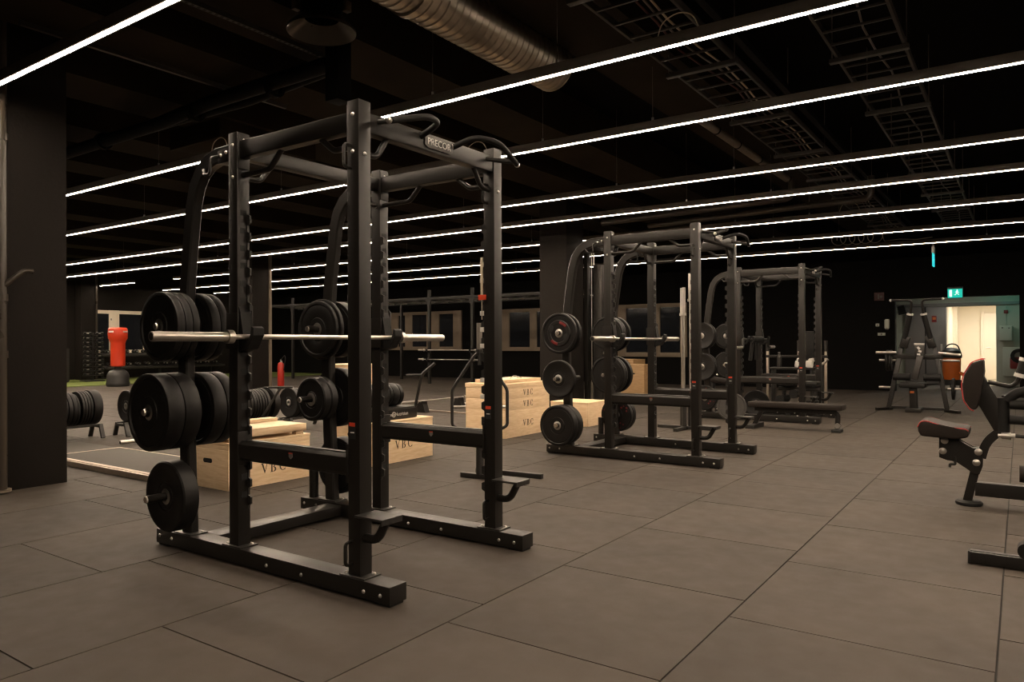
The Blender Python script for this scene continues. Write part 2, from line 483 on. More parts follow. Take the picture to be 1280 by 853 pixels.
# windows in the far wall (cream) and back wall (beige)
def window(name, x0, x1, z0, z1, panes, m, y=20.3):
    f = MB()
    xs = [x0] + [v for p in panes for v in p] + [x1]
    for i in range(0, len(xs), 2):
        f.bb(xs[i], xs[i + 1], y - .07, y - .001, z0, z1, .006)
    zt, zb = z1 - .11, z0 + .13
    for a, b in panes:
        f.bb(a - .01, b + .01, y - .068, y - .001, zt, z1, .004)
        f.bb(a - .01, b + .01, y - .068, y - .001, z0, zb, .004)
    fr = tag(f.build(name, m), kind='structure')
    for a, b in panes:
        MB().bb(a, b, y - .03, y - .015, zb, zt).build('pane', 'nightglass', fr)
    return fr
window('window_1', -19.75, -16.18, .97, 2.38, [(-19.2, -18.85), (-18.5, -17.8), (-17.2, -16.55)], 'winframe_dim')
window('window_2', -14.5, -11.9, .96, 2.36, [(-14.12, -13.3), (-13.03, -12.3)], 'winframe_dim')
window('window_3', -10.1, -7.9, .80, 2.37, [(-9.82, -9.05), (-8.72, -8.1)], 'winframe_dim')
w4 = MB()
for y0, y1 in ((12.55, 12.7), (13.47, 13.83), (14.72, 14.88)):
    w4.bb(-26.999, -26.93, y0, y1, .88, 2.46, .006)
w4.bb(-26.999, -26.932, 12.6, 14.8, 2.33, 2.455, .004).bb(-26.999, -26.932, 12.6, 14.8, .885, 1.03, .004)
w4 = tag(w4.build('window_4', 'winframe'), kind='structure')
MB().bb(-26.985, -26.97, 12.7, 13.47, 1.03, 2.33).build('pane', 'nightglass', w4)
MB().bb(-26.985, -26.97, 13.83, 14.72, 1.03, 2.33).build('pane', 'nightglass', w4)
for y in (13.52, 14.76):
    for z in (1.2, 2.1):
        MB().bb(-26.935, -26.915, y, y + .03, z, z + .06).build('hinge', 'greyprint', w4)

# ================================================================== PENDANT LIGHTS
def pendant(y, x0, x1, label, wires):
    t = thing('linear_pendant_light', label, 'light', (0, y, LIGHT_Z), 0, 'long pendant lights under the ceiling')
    MB().bb(x0, x1, -.032, .032, .012, .092, .004).build('housing', 'housing', t)
    MB().bb(x0 + .01, x1 - .01, -.019, .019, .0095, .0121, .0008).build('diffuser', 'diffuser%d' % LIGHT_Y.index(y), t)
    for x in wires:
        wr = MB().cyl((x, 0, .10), (x, 0, 1.14), .0022, 6).build('suspension_wire', 'wire', t)
        MB().cyl((x, 0, .09), (x, 0, .125), .012, 10).build('gripper', 'steel', wr)
    return t
ordn = ['', 'long pendant light over the camera side of the floor', 'long pendant light just ahead of the bare mats',
        'pendant light glowing widest, in front of the thick dark pillar', 'pendant light ending behind the largest power rack and crossing the spiral duct',
        'pendant light running beside the joint of the two cable trays', 'pendant light with a dark joint, third beyond the largest rack',
        'pendant light passing just before the slim middle pillar', 'pendant light cut off by the slim middle pillar',
        'pendant light second from the black back wall', 'pendant light closest to the back wall, carrying the hanging exit sign']
spans = {}
for i, y in enumerate(LIGHT_Y):
    segs = [(-26.8 if i != 8 else -21.9, 5.5)] if i > 2 else [(-2.6, 5.5)]
    lab = ordn[i] or 'long pendant light farthest behind the bare mats'
    x0, x1 = segs[0]
    wires = [x for x in (-20.5, -16.1, -12.0, -8.45, -4.15, -2.9, 1.9) if x0 < x < x1]
    if i == 6:
        wires = [-4.5, -9.2, -2.9, 1.2]
    if i == 10:
        wires = [-20.5, -16.1, -12.0, -8.45, -4.15, -.55, 1.9]
    pendant(y, x0, x1, lab, wires)
pendant(12.95, -26.5, -24.25, 'short pendant light piece over the dumbbell tower by the cream window', [-25.4])

# ================================================================== POWER RACKS
YN, YF = .06, 1.165                 # near and far side frames
XF, XR, XS = -.255, -1.215, -1.715  # front upright, rear upright, storage post
bolt_me = None
def bolt(parent, p, d):
    """a domed zinc bolt head on a face that looks along d"""
    global bolt_me
    if bolt_me is None:
        bolt_me = MB().lathe([(.0, .009), (.006, .008), (.0095, .004), (.0105, 0), (0, 0)], axis='Z', seg=10, close=False).mesh('bolt', 'steel', 50)
    q = Vector((0, 0, 1)).rotation_difference(Vector(d)).to_euler()
    return put('bolt', bolt_me, parent, p, q)

def make_rack():
    t = thing('power_rack', 'x', 'power rack')
    # base rails with rubber feet
    for y0 in (0, 1.10):
        r = MB().bb(-1.97, 0, y0, y0 + .115, .014, .098, .005).build('base_rail', 'powder', t)
        for x in (-.06, -1.91):
            MB().bb(x - .05, x + .05, y0 + .012, y0 + .103, 0, .016, .003).build('rubber_foot', 'foot', r)
        for x in (-.06, -.17, -.62, -.90):
            bolt(r, (x, y0, .05), (0, -1, 0))
        for x in (-1.80, -1.93):
            bolt(r, (x, y0, .06), (0, -1, 0))
    MB().bb(-1.68, -1.53, .115, 1.10, .022, .088, .005).build('cross_member', 'powder', t)
    # uprights: square tubes with keyhole slots towards the inside of the cage
    for yc in (YN, YF):
        for xc, sgn in ((XF, -1), (XR, 1)):
            u = MB().bb(xc - .04, xc + .04, yc - .04, yc + .04, .10, 2.41, .004)
            u = u.build('upright', 'powder', t)
            MB().bb(xc - .085, xc + .085, yc - .058, yc + .058, .097, .106, .002).build('foot_plate', 'plate_steel', u)
            for dx in (-.066, .066):
                bolt(u, (xc + dx, yc - .03 if dx < 0 else yc + .03, .106), (0, 0, 1))
            for z in (2.34, 2.16):
                bolt(u, (xc, yc - .04, z), (0, -1, 0))
            if sgn > 0:
                bolt(u, (xc + .04, yc, 2.37), (1, 0, 0))
            else:
                bolt(u, (xc + .04, yc, 2.15), (1, 0, 0))
            # toothed slot plate on the inner face
            xi = xc + sgn * .04
            poly = []
            z = .32
            prof = []
            while z < 1.92:
                prof += [(0.004, z), (.026, z + .012), (.026, z + .050), (.004, z + .060)]
                z += .0985
            yy = yc + .028 if yc == YN else yc - .028
            pl = [(xi, .30)] + [(xi + sgn * a, b) for a, b in prof] + [(xi, 1.95)]
            sp = MB().prism(pl, yy - .006, yy + .006, 'XZ').build('slot_plate', 'powder2', u)
            z = .32
            for k in range(17):
                zz = .385 + k * .0985
                MB().bb(xi - .001 * sgn, xi + .0012 * sgn, yc - .020, yc + .020, zz - .016, zz + .016).build('slot', 'cavity', u)
    # top beams
    for yc in (YN, YF):
        b = MB().bb(XR + .04, XF - .04, yc - .03, yc + .03, 2.262, 2.362, .012).build('side_beam', 'powder', t)
        for xa, sg in ((XR + .043, 1), (XF - .043, -1)):
            MB().box((xa, yc, 2.30), (.007, .075, .19), .003).build('flange', 'powder', b)
    b = MB().bb(XF - .035, XF + .035, YN + .04, YF - .04, 2.262, 2.362, .012).build('front_beam', 'powder', t)
    yc0 = (YN + YF) / 2
    MB().prism([(yc0 - .115, 2.292), (yc0 - .09, 2.279), (yc0 + .09, 2.279), (yc0 + .115, 2.292), (yc0 + .115, 2.338), (yc0 + .09, 2.349), (yc0 - .09, 2.349), (yc0 - .115, 2.338)], XF + .035, XF + .044, 'YZ', .002).build('name_plate', 'plate_steel', b)
    put('name_plate_lettering', text_mesh('name_plate_lettering', 'PRECOR', .052, 'liner', .0015), b, (XF + .0455, yc0, 2.314), FACE_PX)
    MB().bb(XR - .035, XR + .035, YN + .04, YF - .04, 2.268, 2.352, .012).build('rear_beam', 'powder', t)
    # bent grips in the corners
    def grip(pts):
        MB().tube(pts, .0155, 12, .028).build('corner_grip', 'powder', t)
    for yc in (YN, YF):
        grip([(XR + .04, yc, 2.172), (XR + .28, yc, 2.175), (XR + .375, yc, 2.268)])
        grip([(XF - .04, yc, 2.196), (XF - .175, yc, 2.196), (XF - .27, yc, 2.268)])
    for yc, s in ((YN, 1), (YF, -1)):
        grip([(XF, yc + s * .04, 2.16), (XF, yc + s * .12, 2.165), (XF, yc + s * .19, 2.268)])
    for yc, s in ((YN, 1), (YF, -1)):
        grip([(XR, yc + s * .04, 2.17), (XR, yc + s * .14, 2.17), (XR, yc + s * .22, 2.275)])
    # multi-grip pull-up handles on the front beam
    for s in (-1, 1):
        h = MB().tube([(XF + .03, yc0 + s * .135, 2.332), (XF + .175, yc0 + s * .15, 2.372), (XF + .235, yc0 + s * .30, 2.362), (XF + .195, yc0 + s * .53, 2.292)], .0165, 12, .07).build('pull_up_handle', 'foam', t)
        MB().sph((XF + .192, yc0 + s * .54, 2.289), .0165, 12).build('end_cap', 'steel', h)
        MB().cyl((XF + .195, yc0 + s * .50, 2.298), (XF + .03, yc0 + s * .45, 2.33), .014, 10).build('strut', 'powder', h)
        MB().sph((XF + .034, yc0 + s * .132, 2.333), .0155, 10).build('end_cap', 'steel', h)
    # spotter arms hooked between the uprights
    for yc in (YN, YF):
        poly = [(yc - .043, .60), (yc - .03, .582), (yc + .03, .582), (yc + .043, .60), (yc + .043, .672), (yc + .022, .690), (yc - .022, .690), (yc - .043, .672)]
        sb = MB().prism(poly, XR + .045, XF - .045, 'YZ', .003).build('spotter_arm', 'powder', t)
        for xa in (XR + .044, XF - .044):
            MB().box((xa, yc, .645), (.012, .094, .19), .004).build('hook_bracket', 'powder', sb)
        MB().bb(XR + .08, XF - .08, yc - .018, yc + .018, .689, .695, .002).build('wear_strip', 'powder2', sb)
        lg = MB().prism([(-.735, .655), (-.705, .655), (-.705, .640), (-.72, .628), (-.735, .640)], yc - .0448, yc - .043, 'XZ').build('logo', 'greyprint', sb)
        MB().bb(-.735, -.705, yc - .0455, yc - .0445, .655, .661).build('logo_stripe', 'red', lg)
        st = MB().bb(XF - .030, XF + .012, yc - .0412, yc - .040, .765, .845).build('sticker', 'sticker', t)
        MB().bb(XF - .029, XF + .011, yc - .0418, yc - .0408, .826, .844).build('sticker_header', 'red', st)
        MB().bb(XF - .022, XF + .004, yc - .0418, yc - .0408, .794, .799).build('sticker_line', 'white', st)
    # curved storage posts with plate pegs
    for yc in (YN, YF):
        path = rnd_path([(-1.70, yc, .10), (-1.738, yc, .9), (-1.738, yc, 1.5), (-1.655, yc, 2.05)], .25, 4)
        path += [(-1.62, yc, 2.16), (-1.565, yc, 2.235), (-1.49, yc, 2.285), (-1.40, yc, 2.308), (-1.255, yc, 2.312)]
        pr = [(a * .047, b * .03) for a, b in ((-1, -.7), (-.8, -1), (.8, -1), (1, -.7), (1, .7), (.8, 1), (-.8, 1), (-1, .7))]
        sp = MB()
        pts = [Vector(p) for p in path]
        # keep the section upright in the frame plane: side axis is always Y
        rings = []
        n = len(pts)
        for i, p in enumerate(pts):
            tg = (pts[min(i + 1, n - 1)] - pts[max(i - 1, 0)]).normalized()
            nrm = Vector((0, 1, 0)).cross(tg).normalized()
            rings.append([sp.bm.verts.new(p + nrm * a + Vector((0, 1, 0)) * b) for a, b in pr])
        for i in range(n - 1):
            for j in range(8):
                sp.bm.faces.new((rings[i][j], rings[i][(j + 1) % 8], rings[i + 1][(j + 1) % 8], rings[i + 1][j]))
        sp.bm.faces.new(list(reversed(rings[0])))
        sp.bm.faces.new(rings[-1])
        sp = sp.build('storage_post', 'powder', t, 30)
        MB().bb(-1.79, -1.61, yc - .056, yc + .056, .097, .106, .002).build('foot_plate', 'plate_steel', sp)
        for x in (-1.775, -1.625):
            bolt(sp, (x, yc + .03, .106), (0, 0, 1))
        MB().bb(-1.36, -1.245, yc - .037, yc + .037, 2.255, 2.33, .004).build('clamp', 'powder', sp)
        bolt(sp, (-1.33, yc - .037, 2.30), (0, -1, 0))
        bolt(sp, (-1.28, yc - .037, 2.31), (0, -1, 0))
        for k, z in enumerate((.338, .836, 1.332)):
            xp = -1.715 if k == 0 else (-1.735 if k == 1 else -1.738)
            for s in (-1, 1):
                if k == 0 and s == (1 if yc == YN else -1):
                    continue
                pg = MB().cyl((xp, yc + s * .028, z), (xp, yc + s * (.19 if k == 2 else .262), z), .0235, 16).build('plate_peg', 'powder', t)
                e = .186 if k == 2 else .258
                MB().cyl((xp, yc + s * e, z), (xp, yc + s * (e + .012), z), .0225, 16, .018).build('end_cap', 'chrome', pg)
    # upright barbell tube on the far rear corner
    MB().cyl((-1.90, YF, .098), (-1.90, YF, .30), .034, 16).build('bar_tube', 'powder', t)
    # foot step and band handles at the front uprights
    for yc in (YN, YF):
        fs = MB().box((XF + .13, yc - .005, .402), (.185, .14, .012), .003).box((XF + .215, yc - .005, .392), (.012, .14, .028), .003).build('foot_step', 'powder2', t)
        MB().tube([(XF + .03, yc, .285), (XF + .12, yc, .285), (XF + .18, yc, .39)], .022, 12, .09, 7).build('step_support', 'powder', fs)
        for z in (.215, 2.135):
            MB().tube([(XF - .012, yc - .038, z - .055), (XF - .012, yc - .085, z - .055), (XF - .012, yc - .085, z + .055), (XF - .012, yc - .038, z + .055)], .0085, 8, .02).build('band_handle', 'powder', t)
        MB().tube([(-1.36, yc - .034, 2.30), (-1.36, yc - .085, 2.28), (-1.36, yc - .085, 2.19), (-1.42, yc - .085, 2.19), (-1.46, yc - .06, 2.23)], .0085, 8, .02).build('band_handle', 'powder', t)
    # j cups holding the bar
    for yc in (YN, YF):
        c = MB().prism([(XR + .042, 1.18), (XR + .125, 1.20), (XR + .175, 1.275), (XR + .175, 1.315), (XR + .155, 1.325), (XR + .150, 1.28), (XR + .135, 1.2485), (XR + .095, 1.2485), (XR + .080, 1.28), (XR + .062, 1.40), (XR + .042, 1.44)], yc - .035, yc + .035, 'XZ', .003).build('bar_catch', 'foam', t)
        MB().prism([(XR - .05, 1.20), (XR + .055, 1.20), (XR + .055, 1.44), (XR + .02, 1.475), (XR - .02, 1.475), (XR - .05, 1.43)], yc + .042, yc + .050, 'XZ', .001).build('catch_plate', 'powder2', c)
        MB().prism([(XR - .05, 1.20), (XR + .055, 1.20), (XR + .055, 1.40), (XR - .05, 1.40)], yc - .050, yc - .042, 'XZ', .001).build('catch_plate', 'powder', c)
    return t

rack_a = make_rack()
RACK = {'a': (-2.40, 2.466), 'b': (-2.387, 6.958), 'c': (-2.455, 11.54)}
rack_a.location = (*RACK['a'], 0)
rack_a['label'] = 'largest black power rack, seen whole, with a bare barbell across it'
rack_a['group'] = 'power racks in a row'
rack_b = dup(rack_a, (*RACK['b'], 0), label='black power rack in the middle of the three, beside the wooden crate stack')
rack_c = dup(rack_a, (*RACK['c'], 0), label='black power rack farthest of the three, behind the flat bench')
RN = {'a': 'the largest rack', 'b': 'the middle rack', 'c': 'the farthest rack'}

# pale liners on the far front upright of the largest rack, and the strip hanging there
ul = [c for c in rack_a.children if c.name.startswith('upright')][2]
for k, z in enumerate((1.71, 1.61, 1.41, 1.31, 1.21, 1.0, .90, .62)):
    MB().bb(XF - .070, XF - .041, YF - .041, YF - .010, z - .014, z + .014, .002).build('slot_liner', 'liner', ul)
ul2 = [c for c in rack_b.children if c.name.startswith('upright')][3]
t = thing('measuring_strip', 'narrow cream strip with a red end hanging on the far front upright', 'strip', (-2.70, 3.578, 1.52))
MB().bb(-.008, .008, -.004, .004, 0, .23, .001).build('strip', 'strap', t)
MB().bb(-.025, .03, -.007, .007, -.03, .002, .003).build('red_end', 'red', t)
MB().cyl((0, 0, -.15), (0, 0, -.03), .0025, 6).build('cord', 'strap', t)

# ------------------------------------------------------------------ weight plates
plates = {}
def plate_meshes(R, T, style):
    k = (round(R, 3), round(T, 3), style)
    if k in plates:
        return plates[k]
    h = T / 2
    b = min(.008, h * .4)
    rh = .048
    d = min(.006, h * .3)
    half = [(R * .98, 0)]
    if style == 'grip':
        prof = [(rh, h - d), (rh + .05, h - d), (rh + .055, h - d * .2), (R * .62, h - d * .2), (R * .66, h - 2 * d), (R * .86, h - 2 * d), (R * .90, h), (R - b, h), (R, h - b)]
    elif style == 'flat':
        prof = [(rh, h - d), (R * .34, h - d), (R * .36, h - 1.6 * d), (R * .40, h - 1.6 * d), (R * .42, h - d), (R * .80, h - d), (R * .86, h), (R - b, h), (R, h - b)]
    else:
        prof = [(rh, h - d * .5), (R * .40, h - d * .5), (R * .42, h - 1.4 * d), (R * .44, h - .9 * d), (R * .83, h - .9 * d), (R * .86, h - 1.6 * d), (R * .89, h), (R - b, h), (R - b * .3, h - b * .3), (R, h - b)]
    full = [(rh, -h + d * .5)] + prof[:0]
    full = prof + [(r, -z) for r, z in reversed(prof)]
    body = MB().lathe(full, axis='Y', seg=48).mesh('weight_plate', 'rubber_grey' if style == 'grey' else 'rubber', 30)
    hub = MB().lathe([(.0255, -h + d * .6), (.030, -h + d * .3), (.036, -h + d * .6), (.049, -h + d * 1.5), (.049, h - d * 1.5), (.036, h - d * .6), (.030, h - d * .3), (.0255, h - d * .6)], axis='Y', seg=24).mesh('steel_hub', 'steel', 30)
    ex = None
    if style == 'grip':
        g = MB()
        for a in (0, 180):
            for da in (-16, -8, 0, 8, 16):
                an = math.radians(a + da + 62)
                g.sph((math.cos(an) * R * .52, -h, math.sin(an) * R * .52), .016, 8, (1, .12, 1))
        ex = g.mesh('red_marking', 'rubber_red')
    if style == 'speck':
        g = MB()
        for i in range(22):
            an = rnd.uniform(0, 2 * PI)
            rr = R * rnd.choice((.55, .72, .8))
            g.sph((math.cos(an) * rr, -h + .002, math.sin(an) * rr), rnd.uniform(.006, .016), 8, (1, .2, 1))
        ex = g.mesh('red_marking', 'rubber_red')
    holes = None
    if style == 'grip':
        g = MB()
        for an in (math.radians(152), math.radians(332)):
            g.sph((math.cos(an) * R * .45, -h + .002, math.sin(an) * R * .45), .034, 12, (.8, .12, 1.3))
        holes = g.mesh('grip_recess', 'cavity')
    plates[k] = (body, hub, ex, holes)
    return plates[k]
def plate(x, y, z, R, T, label, style='bumper', group=None, rotz=0):
    b, hb, ex, ho = plate_meshes(R, T, style)
    o = tag(put('weight_plate', b, None, (x, y, z), (0, 0, rotz)), label, 'weight plate', group)
    put('steel_hub', hb, o)
    if ex:
        put('red_marking', ex, o)
    if ho:
        put('grip_recess', ho, o)
    return o

ZL = (.338, .836, 1.332)
XP = (-1.715, -1.735, -1.738)
ZN = ('bottom', 'middle', 'top')
def stack(rack, frame, side, lev, ys, R, kinds, style='bumper', first=''):
    """ys: list of (offset of the plate's outer face from the post, thickness), outermost first"""
    X0, Y0 = RACK[rack]
    yc = YN if frame == 'near' else YF
    fn = 'near' if frame == 'near' else 'far'
    sn = 'outer' if (side == -1) == (frame == 'near') else 'inner'
    names = ['outermost', 'second', 'third', 'fourth', 'fifth']
    n = len(ys)
    for i, (off, T) in enumerate(ys):
        s = style if not isinstance(style, (list, tuple)) else style[i]
        Ri = R[i] if isinstance(R, (list, tuple)) else R
        # plates hang with the hole resting on the peg
        y = Y0 + yc + side * (off - T / 2)
        which = 'only' if n == 1 else names[i]
        lab = "%s %s on %s's %s post, %s %s peg" % (which, kinds, RN[rack], fn, ZN[lev], sn)
        plate(X0 + XP[lev], y, ZL[lev] - .0015, Ri, T, lab, s, '%s plates on the %s %s peg, %s post' % (RN[rack], ZN[lev], sn, fn))

# largest rack, near storage post
stack('a', 'near', -1, 2, [(.178, .050), (.126, .046), (.078, .042)], .205, 'black bumper plate')
stack('a', 'near', -1, 1, [(.245, .100), (.142, .100)], .225, 'thick black bumper plate')
stack('a', 'near', -1, 0, [(.155, .098)], .207, 'black plate with raised ring', 'flat')
stack('a', 'near', 1, 2, [(.150, .050), (.098, .060)], .207, 'black bumper plate')
stack('a', 'near', 1, 1, [(.210, .080), (.128, .090)], .222, 'black bumper plate')
# far storage post
stack('a', 'far', -1, 2, [(.108, .030), (.074, .030)], [.203, .218], 'thin black plate')
stack('a', 'far', -1, 1, [(.170, .062), (.105, .062)], .155, 'small thick black plate', 'flat')
stack('a', 'far', 1, 2, [(.130, .085)], .205, 'black bumper plate')
stack('a', 'far', 1, 1, [(.130, .085)], .215, 'black bumper plate')
stack('a', 'far', 1, 0, [(.150, .100)], .205, 'black bumper plate')
# middle rack
stack('b', 'near', -1, 2, [(.175, .042), (.085, .042)], .222, 'black grip plate with red marks', ['grip', 'flat'])
stack('b', 'near', -1, 1, [(.195, .052)], .205, 'black plate with raised ring', 'flat')
stack('b', 'near', -1, 0, [(.252, .095), (.152, .095)], .218, 'black bumper plate')
stack('b', 'far', -1, 2, [(.150, .036), (.112, .036), (.074, .036)], .212, 'black plate')
stack('b', 'far', -1, 1, [(.145, .050), (.093, .050)], .230, 'black bumper plate')
stack('b', 'far', 1, 2, [(.10, .05)], .212, 'black bumper plate')
stack('b', 'far', 1, 1, [(.11, .06)], .225, 'black bumper plate')
stack('b', 'far', 1, 0, [(.190, .080), (.105, .06)], .207, 'black plate flecked with red', 'speck')
# farthest rack
stack('c', 'near', -1, 2, [(.24, .06), (.14, .05)], .212, 'black plate with raised ring', 'flat')
stack('c', 'near', -1, 1, [(.24, .06), (.15, .06)], .218, 'black plate with raised ring', 'flat')
stack('c', 'far', -1, 2, [(.15, .06)], .215, 'black bumper plate')
stack('c', 'far', -1, 1, [(.15, .06)], .225, 'black bumper plate')
stack('c', 'near', -1, 0, [(.17, .06)], .200, 'black plate flecked with red', 'speck')

# ------------------------------------------------------------------ barbells
def barbell(name_label, loc, rotz=0, L=2.2, sl=.415, group=None, axis='Y'):
    t = thing('barbell', name_label, 'barbell', loc, rotz, group)
    h = L / 2
    A = (lambda v: (0, v, 0)) if axis == 'Y' else (lambda v: (0, 0, v))
    MB().cyl(A(-h + sl - .03), A(h - sl + .03), .0142, 14).build('shaft', 'chrome', t)
    for s in (-1, 1):
        sv = MB().cyl(A(s * (h - sl)), A(s * h), .025, 20).build('sleeve', 'chrome', t)
        MB().cyl(A(s * (h - sl - .035)), A(s * (h - sl)), .037, 20).build('collar', 'chrome', sv)
        MB().cyl(A(s * (h - .001)), A(s * (h + .002)), .019, 16).build('end_ring', 'plate_steel', sv)
    return t
barbell('chrome barbell resting bare across the catches of the largest rack', (RACK['a'][0] + XR + .115, RACK['a'][1] + .585, 1.2668))
barbell('chrome barbell resting bare across the catches of the middle rack', (RACK['b'][0] + XR + .115, RACK['b'][1] + .575, 1.2668))
# safety squat bar across the farthest rack
X0, Y0 = RACK['c']
t = thing('safety_squat_bar', 'cambered squat bar with thick black pads across the farthest rack', 'barbell', (X0 + XR + .115, Y0 + .61, 1.272))
MB().cyl((0, -.62, 0), (0, .62, 0), .0142, 14).build('shaft', 'powder2', t)
for s in (-1, 1):
    MB().tube([(0, s * .60, 0), (0, s * .70, 0), (0, s * .70, -.13), (0, s * .78, -.13)], .02, 10, .03).build('camber', 'powder2', t)
    MB().cyl((0, s * .78, -.13), (0, s * 1.05, -.13), .025, 16).build('sleeve', 'chrome', t)
    MB().cyl((-.02, s * .13, -.03), (-.05, s * .17, -.34), .03, 14).build('handle', 'foam', t)
MB().cyl((0, -.26, 0), (0, .26, 0), .055, 18).build('neck_pad', 'foam', t)

# bars standing in an upright holder between the middle and farthest racks
t = thing('barbell_holder', 'low black upright holder with chrome bars standing in it', 'bar holder', (-3.9, 9.95, 0))
MB().bb(-.42, .42, -.03, .03, 0, .045, .006).build('base_bar', 'powder2', t)
MB().bb(-.03, .03, -.40, .40, .0, .045, .006).build('base_bar', 'powder2', t)
for x, y in ((-.06, .02), (.0, -.06), (.06, .02)):
    MB().lathe([(.028, .045), (.034, .045), (.034, .33), (.028, .33)], (x, y, 0), 'Z', 16).build('holder_tube', 'powder2', t)
for i, (x, y, L, lb) in enumerate(((-.06, .02, 1.95, 'chrome barbell standing upright, end bar of the low black holder'),
                                    (.0, -.06, 1.95, 'chrome barbell standing upright in the middle of the low black holder'),
                                    (.06, .02, 2.15, 'taller chrome barbell standing upright in the low black holder'))):
    barbell(lb, (-3.9 + x, 9.95 + y, .05 + L / 2), L=L, sl=.36, axis='Z')

# trap bar standing in its own holder behind the largest rack
t = thing('barbell_holder', 'black upright holder with the hexagonal trap bar standing in it', 'bar holder', (-4.03, 5.33, 0), math.radians(5))
MB().bb(-.20, .50, -.055, -.005, 0, .045, .006).build('base_bar', 'powder2', t)
MB().bb(-.20, .50, .205, .255, 0, .045, .006).build('base_bar', 'powder2', t)
MB().bb(.02, .07, -.05, .25, .005, .04, .004).build('base_bar', 'powder2', t)
for x, y in ((0, -.03), (.02, .23)):
    MB().lathe([(.03, .04), (.037, .04), (.037, .36), (.03, .36)], (x, y, 0), 'Z', 18).build('holder_tube', 'powder2', t)
t = thing('trap_bar', 'hexagonal black trap bar standing on end behind the largest rack', 'trap bar', (-4.028, 5.30, 0.05), math.radians(34))
c = 0
hexp = [(0, 1.125), (-.26, .77), (-.26, .42), (0, .17)]
MB().tube([(0, 0, .98)] + [(0, 0, 1.10), (-.05, 0, 1.06), (-.25, 0, .755), (-.25, 0, .43), (-.08, 0, .345), (0, 0, .33)], .0145, 10, .03).build('hex_frame', 'powder2', t)
MB().tube([(0, 0, 1.10), (.05, 0, 1.06), (.25, 0, .755), (.25, 0, .43), (.08, 0, .345), (0, 0, .33)], .0145, 10, .03).build('hex_frame', 'powder2', t)
MB().cyl((0, 0, 1.12), (0, 0, 1.36), .026, 18).build('sleeve', 'greysteel', t)
MB().cyl((0, 0, 1.085), (0, 0, 1.12), .034, 18).build('collar', 'plate_steel', t)
MB().cyl((0, 0, .0), (0, 0, .33), .026, 18).build('sleeve', 'plate_steel', t)
for x in (-.235, .235):
    MB().cyl((x, 0, .60), (x * .55, 0, .60), .013, 10).build('handle', 'chrome', t)

# ------------------------------------------------------------------ plywood boxes
def letters(parent, txt, size, loc, rot):
    """stencilled serif capitals V B C, wide set"""
    m = MB()
    def P(poly, dx):
        m.prism([((x + dx - 1.55) * size, (y - .5) * size) for x, y in poly], -.0007, .0007, 'XY')
    P([(0, .94), (.32, .94), (.32, 1), (0, 1)], 0)
    P([(.56, .94), (.84, .94), (.84, 1), (.56, 1)], 0)
    P([(.07, .94), (.25, .94), (.47, .22), (.41, 0)], 0)
    P([(.74, .94), (.67, .94), (.455, .24), (.43, .0), (.45, 0)], 0)
    P([(0, 0), (.28, 0), (.28, .05), (.24, .05), (.24, .95), (.28, .95), (.28, 1), (0, 1), (0, .95), (.09, .95), (.09, .05), (0, .05)], 1.1)
    def arc(cx, cy, rx, ry, ix, iy, a0, a1, dx, n=14, ox=0):
        A = [math.radians(a0 + (a1 - a0) * i / n) for i in range(n + 1)]
        P([(cx + rx * math.cos(a), cy + ry * math.sin(a)) for a in A] + [(cx + ox + ix * math.cos(a), cy + iy * math.sin(a)) for a in reversed(A)], dx)
    arc(.34, .755, .27, .245, .12, .19, -90, 90, 1.1)
    arc(.34, .26, .34, .26, .17, .20, -90, 90, 1.1)
    arc(.45, .5, .42, .5, .26, .44, 48, 312, 2.15)
    P([(.70, .62), (.75, .62), (.78, .98), (.74, .98)], 2.15)
    P([(.70, .02), (.74, .02), (.78, .30), (.75, .30)], 2.15)
    return put('stencil_lettering', m.mesh('stencil_lettering', 'ink', 0), parent, loc, rot)
def crate(label, x0, x1, y0, y1, z0, z1, group=None, lid=True, hole=True, txt=None, m='ply', tsize=.085, tz=None, ty=None, name='plyo_box'):
    """plywood box: panels, a lid that overhangs slightly, a hand hole in the -Y end"""
    t = thing(name, label, 'box', ((x0 + x1) / 2, (y0 + y1) / 2, z0), 0, group)
    a, b, h = (x1 - x0) / 2, (y1 - y0) / 2, z1 - z0
    th = .018
    lt = .02 if lid else 0
    for s in (-1, 1):
        MB().bb(s * a, s * (a - th), -b, b, 0, h - lt, .0015).build('side_panel', m, t)
        MB().bb(-a + th, a - th, s * b, s * (b - th), 0, h - lt, .0015).build('end_panel', m, t)
    if not lid:
        MB().bb(-a + th, a - th, -b + th, b - th, h - .02, h - .002).build('top_panel', m, t)
    if lid:
        MB().bb(-a - .004, a + .004, -b - .004, b + .004, h - lt, h, .003).build('lid', m, t)
    if hole:
        zc = h * .70
        hm = MB()
        n = 8
        pts = [(.045 + .019 * math.cos(q), zc + .019 * math.sin(q)) for q in [(-PI / 2 + PI * i / n) for i in range(n + 1)]]
        pts += [(-p[0], p[1]) for p in reversed(pts)]
        hm.prism(pts, -b - .0012, -b + .01, 'XZ')
        hm.build('hand_hole', 'cavity', t)
    if txt:
        letters(t, txt, tsize, (a + .0006, ty or 0, tz if tz is not None else h * .42), FACE_PX)
    return t
